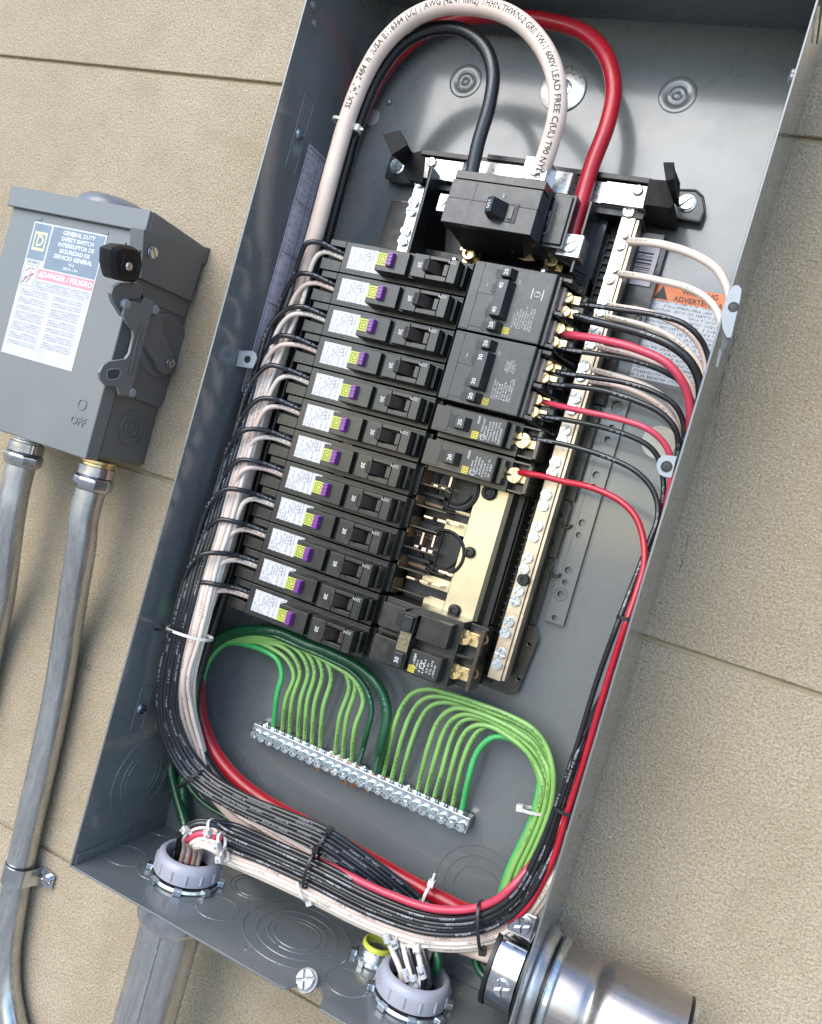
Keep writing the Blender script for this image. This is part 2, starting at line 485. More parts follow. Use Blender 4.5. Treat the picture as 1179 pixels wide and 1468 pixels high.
gm = NT('weathered concrete'); g = gm.geo()
gm.setb(Base_Color=gm.ramp(gm.noise(g, 5, 6, .65), (.3, (.30, .285, .26)), (.7, (.40, .385, .35))), Roughness=.9); gm.bump(gm.noise(g, 120, 4), .4, .002)
gr = MB().add([(-40000, -1150, -200), (40000, -1150, -200), (40000, -1150, 60000), (-40000, -1150, 60000)], [(0, 1, 2, 3)]).build('ground', gm.m, base=(0, -1150, 0))
gr['kind'] = 'structure'

# ================================================================== enclosure
enc = tag(empty('electrical_panel_box', (BW/2, 0, 0)), 'tall open grey steel electrical panel box fixed on the stucco wall, its cover off', 'panel box')
T = 1.7
backp = MB().box(0, BW, 0, BH, .2, 1.0).build('back_panel', PAINT, enc)
leftp = MB().box(-T, 0, -T, BH+T, .2, BD).build('left_side', PAINT, enc, bev=.5)
rightp = MB().box(BW, BW+T, -T, BH+T, .2, BD).build('right_side', PAINT, enc, bev=.5)
topp = MB().box(.01, BW-.01, BH, BH+T, .3, BD-.3).build('top_side', PAINT, enc, bev=.4)
a = atz(405, 1419, 0); bq = atz(447, 1440, 0)
xa, xb = a[0], bq[0]
botp = MB()
botp.M = Matrix(((1, 0, 0, 0), (0, 0, 1, 0), (0, 1, 0, 0), (0, 0, 0, 1)))   # polygon drawn in (x, d), extruded along z
botp.poly([(.02, .5), (BW-.02, .5), (BW-.02, BD-.2), (xb+6, BD-.2), (xb+2, BD-14), (xb-4, BD-21), (xa+10, BD-21), (xa+1, BD-2), (xa-3, BD-.2), (.02, BD-.2)], -T, 0)
botp = botp.build('bottom_side', PAINT, enc, bev=.4)
MB().box(.05, 1.4, .02, 9, 4, BD-3).build('folded_flange', PAINT, enc, bev=.35)
MB().box(9, BW-9, .02, 13, 1.02, 2.6).build('folded_flange', PAINT, enc, bev=.35)
def rings(mb, c, axis, radii, r=.45, gap=8):
    for i, R in enumerate(radii):
        mb.ring(c, axis, R, r, 56, 5, 4+i*40, 364+i*40-gap)
def ko(name, plane, px, py, radii, parent, axis, r=.45):
    c = {'b': lambda: atz(px, py, .02), 'l': lambda: atx(px, py, .02), 'k': lambda: at(px, py, 1.02)}[plane]()
    mb = MB(); rings(mb, c, axis, radii, r)
    for i, R in enumerate(radii[:1]):
        a = math.radians(100); F = frame(c, axis)
        mb.lathe(tuple(F @ Vector((R*math.cos(a), R*math.sin(a), -.1))), axis, [(1.4, 0), (1.1, .35), (0.01, .45)], 10)
    return mb.build(name, PAINT, parent, smooth=60)
KOE = 'knockout'
for px, py, rr in ((180, 1227, (17,)), (311, 1302, (17,)), (362, 1272, (19, 15)), (426, 1341, (44, 33, 24, 19)), (498, 1409, (17,)), (222, 1250, (14,)), (236, 1188, (15,)), (356, 1360, (3,))):
    pass
    ko(KOE, 'b', px, py, rr, botp, (0, 1, 0))
ko(KOE, 'l', 203, 1113, (36, 25, 19), leftp, (1, 0, 0))
ko(KOE, 'k', 322, 1108, (34, 26, 19), backp, (0, 0, 1))
ko(KOE, 'k', 684, 1278, (36, 28, 20), backp, (0, 0, 1))
ko(KOE, 'l', 300, 640, (30, 22), leftp, (1, 0, 0), .12)
# bosses, washer and dimples on the back
for px, py in ((668, 116), (972, 136)):
    c = at(px, py, 1.); mb = MB()
    mb.lathe(c, (0, 0, 1), [(15, -.3), (14.2, .35), (13.2, .5), (8.4, .5), (7.8, .2), (7.2, .2), (6.6, .5), (3.4, .5), (3., .25), (2.6, .25), (2.2, .5), (.01, .5)], 40)
    mb.build('embossed_boss', PAINT, backp, smooth=60)
c = at(808, 128, 1.)
MB().lathe(c, (0, 0, 1), [(19, 0), (19, 1.6), (18, 2.), (7.5, 2.), (7.5, 1.)], 40).build('fender_washer', STEEL, backp)
mb = MB(); mb.lathe((c[0], c[1], 3.), (0, 0, 1), [(7.4, -1), (7.4, .8), (6, 1.2), (.01, 1.2)], 24); mb.lathe((c[0], c[1], 4.2), (0, 0, 1), [(4.6, 0), (4.6, 3.4), (4, 4), (.01, 4)], 6)
mb.build('anchor_bolt', ZINC, backp, smooth=30)
for px, py in ((558, 146), (957, 705), (420, 1230)):
    MB().lathe(at(px, py, 1.), (0, 0, 1), [(3, -.1), (2.8, 1.), (1.8, 1.7), (.01, 1.8)], 16).build('pin', PAINT, backp)
MB().lathe(at(534, 168, 1.), (0, 0, 1), [(7.5, 0), (7.4, .5), (.01, .5)], 32).build('round_patch', mat('dull mauve patch', (.30, .27, .29), .5), backp)
MB().lathe(at(945, 634, 1.), (0, 0, 1), [(12.8, 0), (12.7, .4), (.01, .4)], 32).build('round_white_sticker', mat('cream sticker', (.66, .65, .57), .5), backp)
# pressed rectangle with screw on the left side
def pressed(px, py, h, wdt, sy=0):
    c = atx(px, py, 0.); mb = MB()
    pts = []
    for sx, sz, a0 in ((1, 1, 0), (-1, 1, 90), (-1, -1, 180), (1, -1, 270)):
        for k in range(5):
            a = math.radians(a0+k*22.5); pts.append((sx*(wdt/2-3)+3*math.cos(a), sz*(h/2-3)+3*math.sin(a)))
    loop = [(.1, c[1]+q, c[2]+p) for p, q in pts]; loop.append(loop[0])
    mb.tube(loop, .45, 6, False); mb.build('pressed_outline', PAINT, leftp)
    s = MB().screw(3.6, 2.6, F=frame((0.1, c[1], c[2]), (1, 0, 0)), kind='combo', ang=20); s.lathe((.1, c[1], c[2]), (1, 0, 0), [(5, 0), (4.4, .8), (.01, .8)], 18)
    s.build('screw', CHROME, leftp)
pressed(430, 192, 62, 15); pressed(203, 1016, 40, 14)
for px, py in ((449, 8), (451, 34)):
    c = atx(px, py, 0.); MB().lathe(c, (1, 0, 0), [(3.6, -.1), (3.4, 1.2), (2, 2.2), (.01, 2.4)], 16).build('rivet', PAINT, leftp)
for px, py in ((1143, 52), (1139, 82)):
    MB().lathe((BW, *atx(px, py, BW-1)[1:2], BD-9), (-1, 0, 0), [(3.6, -.1), (3.4, 2.2), (2, 3.4), (.01, 3.6)], 16).build('rivet', PAINT, rightp)
# cover tabs
def tab(pts, hole, d, parent, name='cover_tab', hr=2.6):
    q = [at(x, y, d) for x, y in pts]
    mb = MB(); mb.poly([(p[0], p[1]) for p in q], d-1.6, d)
    h = at(*hole, d)
    o = mb.build(name, EDGE, parent, bev=.35)
    mb = MB(); mb.ring((h[0], h[1], d), (0, 0, 1), hr, .45, 20, 6); mb.lathe((h[0], h[1], d+.02), (0, 0, 1), [(hr, 0), (hr-.2, .03), (.01, .03)], 20)
    mb.build('tab_hole', DEEP, o)
    return o
tab([(343, 502), (363, 503), (367, 507), (368, 514), (362, 528), (338, 525)], (355, 515), 84, leftp)
tab([(971, 654), (952, 652), (944, 658), (941, 667), (945, 680), (953, 684), (963, 685)], (956, 669), BD-1, rightp, hr=3.2)
o = tab([(1036, 470), (1034, 450), (1044, 420), (1052, 409), (1059, 408), (1064, 414), (1062, 428), (1049, 484), (1042, 484)], (1052, 440), BD+2, rightp, hr=2.8)
mb = MB()
mb.loft([at(1037, 476, BD), at(1047, 484, BD), at(1041, 500, BD-3), at(1033, 505, BD-3)], [at(1040, 476, BD-16), at(1049, 484, BD-16), at(1043, 500, BD-16), at(1036, 505, BD-16)])
mb.loft([at(1031, 500, BD-3), at(1038, 497, BD-3), at(1030, 527, BD-3), at(1026, 526, BD-3)], [at(1031, 500, BD-12), at(1038, 497, BD-12), at(1030, 527, BD-12), at(1026, 526, BD-12)])
mb.build('latch_hook', PAINT_SHADE, rightp, bev=.3)
# bent hinge flap on the outer top right
mb = MB()
for dx, th in ((3.2, 1.4), (9.5, 1.6)):
    prof = [(BW+T+1, 712+dx*4), (BW+dx+.5, 724+dx*3), (BW+dx+1, 745), (BW+dx+2, BH+T)]
    A = [(x, z, 70) for x, z in prof] + [(x+th, z, 70) for x, z in prof[::-1]]
    B = [(x, z, BD-2) for x, z in prof] + [(x+th, z, BD-2) for x, z in prof[::-1]]
    mb.loft(A, B)
mb.build('hinge_flap', PAINT, rightp, bev=.3)
# screw in the notch of the bottom
c = atz(440, 1405, 2)
mb = MB().screw(7.2, 3.4, F=frame((c[0], 2.5, BD-17), (-.1, .55, .8)), kind='combo', ang=20); mb.lathe((c[0], 2, BD-17.5), (-.1, .55, .8), [(8.6, -2.2), (8.6, 0), (7, .6)], 24)
mb.lathe((c[0], -1, BD-20), (-.1, .55, .8), [(2.4, -10), (2.4, 0)], 10)
mb.build('cover_screw', DULL, botp)
# labels stuck inside
q = MB()
tl = atx(444, 205, .1); bl = atx(343, 560, .1); tr = atx(470, 224, .1)
dL0, dL1 = 66, 36
mb = MB(); mb.quad((.1, bl[1], dL0), (.1, bl[1], dL1), (.1, tl[1], dL1), (.1, tl[1], dL0), th=.2)
ll = mb.build('wiring_label', LILAC, leftp)
mb = MB()
for zz in [tl[1]-3-i*44 for i in range(7)]:
    if zz > bl[1]: mb.box(.3, .5, zz, zz+.7, dL1+1, dL0-1)
mb.box(.3, .5, bl[1]+2, tl[1]-2, dL1+1, dL1+1.6); mb.box(.3, .5, bl[1]+2, tl[1]-2, dL0-1.6, dL0-1); mb.box(.3, .5, bl[1]+2, tl[1]-2, 46, 46.5)
mb.build('label_rule', mat('violet ink', (.15, .13, .2), .5), ll)
# warning label on the back
W0 = [at(890, 520, 1.2), at(994, 541, 1.2), at(1036, 442, 1.2), at(938, 404, 1.2)]
x0 = at(936, 427, 1.2)[0]; x1 = x0+62; zt = at(939, 405, 1.2)[1]; zm = at(934.7, 428, 1.2)[1]; zb = at(1000, 560, 1.2)[1]
wl = MB().quad((x0, zb, 1.05), (x1, zb, 1.05), (x1, zm, 1.05), (x0, zm, 1.05)).build('warning_label', LBLW, backp)
MB().quad((x0, zm, 1.05), (x1, zm, 1.05), (x1, zt, 1.05), (x0, zt, 1.05), th=.2).build('orange_header', ORANGE, wl)
mb = MB()
xm = (x0+x1)/2+3
hh = zt-zm
mb.text('WARNING', hh*.44, rotz((xm, zm+hh*.72, 1.35), 0), off=.012); mb.text('ADVERTENCIA', hh*.44, rotz((xm, zm+hh*.24, 1.35), 0), off=.012)
mb.poly([(x0+.8, zm+1), (x0+hh*.9, zm+1), (x0+hh*.45, zt-1)], 1.26, 1.30)
mb.build('heading', BLACKINK, wl)
mb = MB()
tw = ['This equipment is designed', 'and tested by Square D to', 'performance levels which', 'exceed Underwriters', 'Laboratories standards.']
tw2 = ['Este equipo diseñado y', 'por Square D supera el', 'rendimiento establecido por', 'normas de UL. El usar', 'interruptores automáticos']
for i in range(5):
    mb.text(tw[i], 2.3, rotz((x0+1.5, zm-2.2-i*3.1, 1.3), 0), 'LEFT'); mb.text(tw2[i], 2.3, rotz((x0+33, zm-2.2-i*3.1, 1.3), 0), 'LEFT')
# ================================================================== bus interior
bus = tag(empty('bus_assembly', (200, 230, 1)), 'black plastic bus interior with pale screw bars, behind the breakers', 'bus assembly', None)
XB = (252, 297)
# dark base under everything
mb = MB(); mb.box(60, 254, 232, 600, 3, 14); mb.box(88, 252, 236, 560, 14, 30)
mb.build('bus_base', DEEP, bus, bev=.6)
# side wing on the right: several stepped plates with seams
wing = []
zs = [606, 520, 470, 392, 345, 290, 231]
xr = [297, 296, 292, 290, 289, 288, 287]
for i in range(6):
    m = SMOKE if i > 1 else BLK2
    x2 = [297.5, 285, 284, 283, 282, 288][i]
    z1, z0 = zs[i]-.5, zs[i+1]+.5
    mb = MB()
    if i == 5: mb.poly([(252, z0), (278, z0), (284, z0+4), (288, z1-8), (283, z1), (252, z1)], 5, 7.5+(i % 2))
    else: mb.poly([(252, z0), (x2, z0), (x2, z1-4), (x2-2, z1), (252, z1)], 5, 7.5+(i % 2))
    for k in range(2): mb.lathe((x2-6, z0+(k+.5)*(z1-z0)/2, 8.4), (0, 0, 1), [(2.8, -.5), (2.8, .2), (2.2, .4), (1.2, .1)], 14)
    mb.build('wing_plate', WING if i > 1 else BLK2, bus, bev=.4)
# sidewall with slots next to the yellow pan
mb = MB(); mb.loft([(240, 282, 14), (253, 282, 14), (253, 392, 14), (240, 392, 14)], [(240.5, 282, 38), (244.5, 282, 38), (244.5, 392, 38), (240.5, 392, 38)])
mb.loft([(244, 282, 12), (256, 282, 12), (256, 392, 12), (244, 392, 12)], [(244.2, 282, 30), (253, 282, 24), (253, 392, 24), (244.2, 392, 30)])
mb.build('side_channel', WING, bus, bev=.5)
for i, (px, py) in enumerate(((746, 727), (734, 775), (718, 820), (705, 868))):
    c = at(px, py, 28); mb = MB(); mb.box(c[0]-1.6, c[0]+1.6, c[1]-5, c[1]+5, 24.5, 27.5); mb.box(c[0]-3, c[0]-1.6, c[1]+5, c[1]+6.5, 24, 29); mb.box(c[0]-3, c[0]-1.6, c[1]-6.5, c[1]-5, 24, 29)
    mb.build('slot', DEEP, bus)
mb = MB(); mb.box(253.5, 262, 236, 612, 8, 12)
for k in range(60): mb.box(254, 261.5, 240+k*6, 241.5+k*6, 12, 15)
mb.build('ribbed_insulator', DEEP, bus)
# neutral bars
ZT, ZB_ = at(907, 294, 34)[1], at(711, 974, 34)[1]
XN = 269.5
mb = MB(); mb.box(XN-5.6, XN+5.6, ZB_, ZT, 26, 37.5)
nb = mb.build('neutral_bar', BARM, bus, bev=.7)
mb = MB(); mb.box(XN+5.7, XN+8.2, ZB_+1, ZT-2, 22, 36)
mb.build('bar_flange', BARM, bus, bev=.4)
mb = MB(); mb.box(XN-7, XN+8, ZB_+4, ZT-4, 9, 24); mb.build('bar_holder', DEEP, bus)
SCR = mesh_only(MB().screw(4.3, 3.2, kind='combo'), 'screw', ZINC)
SCRS = mesh_only(MB().screw(4.3, 3.2, kind='slot'), 'slotted_screw', ZINC)
NS = [(905, 304), (896, 335), (891, 351), (882, 384), (877, 400), (868, 430), (863, 447), (855, 476), (849, 493), (839.5, 525), (834, 539), (826, 571), (821, 587),
      (811.5, 617), (807.5, 631), (798, 663), (794, 678), (785, 710), (779, 725), (771, 754.5), (766, 770), (758, 800), (752, 816), (744, 847), (740, 862), (730.5, 892), (727, 908), (717.5, 937), (712.5, 952.5)]
for i, (px, py) in enumerate(NS):
    c = at(px, py, 38.5); inst('screw', SCRS if i % 3 == 1 else SCR, bus, (XN-.6+random.uniform(-.5, .5), c[1], 37.4), random.uniform(0, 90))
mb = MB().lathe((XN+1, at(750, 831, 40)[1], 37), (0, 0, 1), [(4.8, 0), (4.8, 3), (4, 4), (2, 4), (1.6, 2.6), (.01, 2.6)], 20); mb.build('black_screw', DEEP, bus)
# left neutral bar, mostly hidden
XL = at(590, 320, 34)[0]
a = at(612, 238, 34); c = at(575, 372, 34)
mb = MB(); mb.box(XL-5, XL+5, 300, a[1], 26, 37.5); mb.build('neutral_bar', STEEL, bus, bev=.7)
for px, py in ((604, 262), (599, 291), (597, 304), (587, 332), (583, 346)):
    z = at(px, py, 38.5)[1]; inst('screw', SCR, bus, (XL-.5, z, 37.4), random.uniform(0, 90))
mb = MB(); mb.box(XL-18, XL+12, 250, a[1]+2, 3, 8); mb.build('wing_plate', BLK, bus, bev=.5)
# link strap across the top
zt_ = at(620, 228, 44)[1]
z0, z1 = at(700, 262, 44)[1], at(700, 236, 44)[1]
ZL0, ZL1 = at(905, 296, 44)[1], at(905, 263, 44)[1]
mb = MB(); mb.box(88, 132, ZL0, ZL1, 40, 44)
A = [(132, 40), (140, 48), (226, 48), (234, 40), (278, 40)]
prof = [(88, 44), (132, 44), (139, 50), (186, 50), (186, 48), (140, 48)]
mb = MB(); mb.box(88, 130, ZL0, ZL1, 40, 43.5); mb.box(247, 279, ZL0, ZL1, 40, 43.5)
mb.loft([(130, ZL0, 40), (130, ZL1, 40), (130, ZL1, 43.5), (130, ZL0, 43.5)], [(138, ZL0, 47), (138, ZL1, 47), (138, ZL1, 50.5), (138, ZL0, 50.5)])
mb.box(138, 222, ZL0, ZL1, 47, 50.5)
mb.loft([(222, ZL0, 47), (222, ZL1, 47), (222, ZL1, 50.5), (222, ZL0, 50.5)], [(230, ZL0, 38), (230, ZL1, 38), (230, ZL1, 41.5), (230, ZL0, 41.5)])
mb.box(230, 247, ZL0, ZL1, 38, 41.5)
mb.build('link_strap', STEEL, bus, bev=.5)
for px, py, r, k in ((619, 232, 4.2, 'slot'), (915, 272, 4.0, 'slot')):
    c = at(px, py, 45); o = MB().lathe((c[0], c[1], 43.4), (0, 0, 1), [(r, 0), (r, 1.6), (r-.8, 2.6), (2, 2.7), (1.4, 1.8), (.01, 1.8)], 20).build('strap_screw', STEEL, bus)
mb = MB(); mb.box(92, 280, ZL1+1, ZL1+5, 12, 46); mb.box(150, 186, ZL1+3, ZL1+7, 14, 48); mb.box(92, 280, ZL0-6, ZL0-1, 10, 38)
mb.build('strap_housing', DEEP, bus, bev=.4)
# mounting brackets with upright posts
def bracket(pts_plate, dplate, block, dblock, fin0, dfin0, fin1, dfin1, screw):
    mb = MB(); q = [at(x, y, dplate) for x, y in pts_plate]; mb.poly([(p[0], p[1]) for p in q], 2, dplate)
    for i in range(len(q)):
        a, c = Vector(q[i]), Vector(q[(i+1) % len(q)])
        mb.tube([a, c], 1.1, 6)
    br = mb.build('mounting_bracket', BLK, bus, bev=.4)
    q = [at(x, y, dblock) for x, y in block]
    mb = MB(); mb.poly([(p[0], p[1]) for p in q], 4, dblock); mb.build('bracket_block', MATTE, br, bev=.6)
    mb = MB(); mb.loft([at(x, y, dfin0) for x, y in fin0], [at(x, y, dfin1) for x, y in fin1]); mb.build('cover_post', MATTE, br, bev=.5)
    if screw:
        c = at(*screw, dplate+.5); inst('screw', mesh_only(MB().screw(6.0, 3.0, kind='slot').lathe((0, 0, 0), (0, 0, 1), [(7, -1), (7, .5), (6, .9)], 20), 'bracket_screw', ZINC), br, c, 45)
    return br
bracket([(968, 272), (998, 273), (1008, 282), (1011, 300), (1004, 318), (962, 311)], 9, [(931, 256), (958, 258), (967, 292), (962, 299), (922, 293)], 48,
        [(963, 262), (971, 262), (975, 296), (967, 292)], 30, [(951, 232), (967, 232), (967, 256), (955, 260)], 78, (985, 291))
mb = MB(); mb.loft([at(958, 240, 70), at(966, 236, 70), at(976, 262, 40), at(968, 268, 40)], [at(958, 262, 60), at(962, 264, 60), at(974, 296, 20), at(970, 296, 20)]); mb.build('post_web', MATTE, bus, bev=.3)
bracket([(562, 224), (580, 214), (602, 262), (570, 262), (553, 254)], 9, [(588, 219), (612, 214), (606, 262), (586, 258), (578, 240)], 44,
        [(570, 224), (590, 216), (596, 224), (580, 238)], 26, [(549, 192), (574, 186), (584, 208), (562, 222)], 76, (570, 238))
# black barrier beside the main breaker
mb = MB(); mb.loft([at(615, 240, 52), at(621, 238, 52), at(603, 372, 30), at(590, 372, 30)], [at(628, 262, 20), at(640, 262, 20), at(640, 372, 10), at(610, 372, 10)])
a = at(618, 240, 56)
mb.box(a[0]+1, a[0]+3, 545, a[1], 10, 58)
mb.build('barrier', DEEP, bus, bev=.3)
mb = MB()
for px, py in ((836, 300),):
    a = at(px, py, 60); mb.box(a[0]+4, a[0]+6, 552, a[1]+6, 10, 62); mb.box(a[0]-10, a[0]+4, 585, 587, 10, 56)
mb.box(146, 252, 548, 606, 14, 26)
mb.build('barrier', BLK, bus, bev=.3)
# copper/brown parts seen below the main breaker
mb = MB(); q = [at(x, y, 62) for x, y in ((664, 326), (745, 342), (766, 372), (752, 372), (690, 350))]
mb.poly([(p[0], p[1]) for p in q], 58, 60); mb.build('amber_barrier', mat('amber plastic shield', (.36, .22, .10), .3, coat=.4, var=.35, vs=80), bus, bev=.3)
for px, py, r in ((668, 345, 8), (672, 362, 8.5), (795, 352, 9.5), (791, 371, 9)):
    c = at(px, py, 44); mb = MB(); mb.lathe((c[0], c[1], 34), (0, 0, 1), [(r*.72, 0), (r*.72, 9), (r*.6, 10), (r*.35, 10), (r*.3, 7), (.01, 7)], 20); mb.box(c[0]-r*.8, c[0]+r*.9, c[1]-r*.7, c[1]+r*.7, 30, 36); mb.build('bus_lug', BRASS, bus, bev=.3)
for px, py in ((651, 372), (779, 388), (660, 335)):
    c = at(px, py, 58); mb = MB(); mb.lathe((c[0], c[1], 48), (0, 0, 1), [(2.6, 0), (2.6, 9), (1.4, 10.4), (.01, 10.6)], 14); mb.build('pin', STEEL, bus)
# yellow zinc pan with cut-outs
def at2(px, py, d): p = at(px, py, d); return (p[0], p[1])
pan = [(688, 690), (733, 706), (677, 884), (634, 868), (642, 830), (636, 828), (622, 826), (634, 817), (662, 770), (650, 750), (668, 742)]
pp = [(213, 390), (241, 390), (241, 281), (200, 281), (200, 292), (212, 294), (213, 309), (216, 312), (219, 318), (222, 329), (223, 341), (222, 352), (217, 354), (213, 356), (214, 368), (219, 372), (222, 382)]
XP0 = at(637, 860, 34)[0]
mb = MB(); mb.box(214, 240.3, 281, 391, 30, 34); mb.box(196, 214, 281, 289, 30, 34)
mb.box(196, 214, 342, 352, 30, 34); mb.box(190, 214, 296, 305, 30, 34)
mb.build('bus_pan', PAN, bus, bev=.3)
for px, py, r in ((702, 706, 6.2), (674, 792, 4.6), (652, 875, 5)):
    c = at(px, py, 35); MB().lathe((c[0], c[1], 33.5), (0, 0, 1), [(r, 0), (r, 3), (r-1, 4.4), (r*.5, 4.6), (r*.4, 3.4), (.01, 3.4)], 22).build('pan_screw', DEEP, bus)
for px, py in ((664, 736), (639, 822)):
    c = at(px, py, 35); mb = MB(); mb.tube([(c[0]-6, c[1], 34.2), (c[0]+6, c[1], 34.2)], 1.6, 8); mb.build('pressed_rib', PAN, bus)
for px, py in ((655, 700), (634, 792)):
    c = at(px, py, 36); c = (c[0], c[1], 34)
    mb = MB(); mb.lathe((c[0], c[1], 29), (0, 0, 1), [(19, 0), (19, 6.0), (17.6, 6.8), (16.4, 6.0), (16.2, 3), (.01, 3)], 40)
    mb.ring((c[0], c[1], 33), (0, 0, 1), 12.5, 1.0, 40, 6, -70, 80)
    mb.box(c[0]-36, c[0]-4, c[1]-19, c[1]+19, 22, 33.5)
    mb.box(c[0]-34, c[0]-6, c[1]-12, c[1]-9, 33, 40); mb.box(c[0]-34, c[0]-6, c[1]+9, c[1]+12, 33, 40)
    mb.build('stab_insulator', DEEP, bus, bev=.5)
for (pa, pb) in (((620, 694), (649, 706)), ((605, 739), (661, 754)), ((592, 781), (622, 792)), ((580, 826), (634, 842))):
    a, c = at(*pa, 44), at(*pb, 44); n = 3; mb = MB()
    for k in range(n):
        t0, t1 = k/n+.03, (k+1)/n-.03
        xa_, xb_ = a[0]+(c[0]-a[0])*t0, a[0]+(c[0]-a[0])*t1
        zc = a[1]+(c[1]-a[1])*(t0+t1)/2
        mb.box(xa_, xb_, zc-1.2-.5*(k % 2), zc+1.0, 26, 44-1.5*(k == 1), .6, .2)
    mb.build('bus_stab', COPPERT, bus, bev=.3)
for px, py in ((647, 690), (622, 776), (606, 772)):
    c = at(px, py, 44); MB().box(c[0]-.9, c[0]+.9, c[1]-5, c[1]+5, 30, 45).build('bus_stab', COPPERT, bus, bev=.3)
mb = MB()
for za, zb in ((372, 388), (356, 364), (330, 347), (306, 315), (284, 296)):
    mb.box(171, 174.5, za, zb, 24, 50, 1, 0)
    mb.box(174.5, 192, za+2, za+4.5, 24, 36, 1, 0)
mb.build('tan_barrier', TAN, bus, bev=.4)
mb = MB()
for k in range(6):
    z = 288+k*17; mb.box(172, 200-3*(k % 2), z, z+1.2, 26, 50)
mb.box(171, 176, 281, 392, 22, 30)
mb.build('smoked_barrier', SMOKE, bus, bev=.2)
# mounting rail
ra, rb = at(878, 570, 6), at(802, 896, 6)
mb = MB()
def plate_holes(name, x0, x1, z0, z1, d0, d1, holes, m, parent, extra=None, bev=0):
    """flat bar with round holes, cut as a filled curve"""
    cu = bpy.data.curves.new(name, 'CURVE'); cu.dimensions = '2D'; cu.fill_mode = 'BOTH'; cu.extrude = (d1-d0)/2*S
    def sp(pts):
        s_ = cu.splines.new('POLY'); s_.points.add(len(pts)-1); s_.use_cyclic_u = True
        for i, p in enumerate(pts): s_.points[i].co = (p[0]*S, p[1]*S, 0, 1)
    sp(extra or [(x0, z0), (x1, z0), (x1, z1), (x0, z1)])
    for cx, cz, r in holes:
        sp([(cx+r*math.cos(2*math.pi*i/18), cz+r*math.sin(2*math.pi*i/18)) for i in range(18)])
    ob = bpy.data.objects.new(name, cu); me = bpy.data.meshes.new_from_object(ob); bpy.data.objects.remove(ob); bpy.data.curves.remove(cu)
    mb = MB(); mb.v = [Vector((v.co.x/S, v.co.y/S, v.co.z/S+(d0+d1)/2)) for v in me.vertices]; mb.f = [tuple(p.vertices) for p in me.polygons]
    # weld doubled rims
    bpy.data.meshes.remove(me)
    return mb.build(name, m, parent, smooth=30)
holes = []
for px, py, r in ((884, 582, 4.2), (877, 613, 2.6), (871, 630, 2.6), (855, 681, 3.0), (851, 698, 2.4), (835, 750, 3.0), (830, 767, 2.4), (815, 818, 3.0), (810, 835, 2.4), (804, 852, 2.8), (795, 886, 2.3)):
    c = at(px, py, 6); holes.append((c[0], c[1], r))
plate_holes('mounting_rail', 285, 303, 0, 0, 3.2, 5.4, holes, PAINT, bus, extra=[(288, rb[1]), (303, rb[1]), (303, 482), (290, 482), (290, 440), (287, 437), (286, 330), (288, 326)])
mb = MB()
for px, py in ((884, 582), (804, 852)):
    c = at(px, py, 6); mb.ring((c[0], c[1], 5.4), (0, 0, 1), 4.8, .6, 24, 6)
mb.box(289.5, 290.3, rb[1]+30, 478, 5.4, 6.2); mb.build('rail_emboss', PAINT, bus)
for px, py in ((813, 750), (797, 820)):
    c = at(px, py, 8); mb = MB(); mb.ring((c[0], c[1], 8.6), (0, 0, 1), 3.6, 1.1, 20, 6, -90, 90); mb.build('snap_hook', BLK2, bus)
# labels on the wings
def sticker(pts, d, m, name='sticker', parent=bus):
    q = [at(x, y, d) for x, y in pts]
    x0, x1 = (q[0][0]+q[3][0])/2, (q[1][0]+q[2][0])/2; z0, z1 = (q[0][1]+q[1][1])/2, (q[2][1]+q[3][1])/2
    return MB().quad((x0, z0, d), (x1, z0, d), (x1, z1, d), (x0, z1, d), th=.2).build(name, m, parent), (x0, x1, z0, z1)
bc, (x0, x1, z0, z1) = sticker([(893, 404), (932, 412), (952, 337), (913, 331)], 8.8, mat('pinkish barcode paper', (.60, .56, .62), .45, coat=.2), 'barcode_label')
mb = MB(); zz = z0+4; random.seed(3)
while zz < z1-14:
    t_ = random.choice((.5, .5, .9, 1.4)); mb.box(x0+5, x1-3.5, zz, zz+t_, 9.0, 9.05); zz += t_+random.choice((.6, .9, 1.3))
mb.text('0 78590 41062', 2.4, rotz((x1-1.8, (z0+z1)/2-3, 9.0), 90)) if False else None
mb.build('barcode', BLACKINK, bc)
sticker([(556, 351), (578, 358), (598, 292), (579, 287)], 8.4, label_mat('small rating label', (.54, .52, .62), (.2, .2, .25), 2.0, .9), 'rating_label')

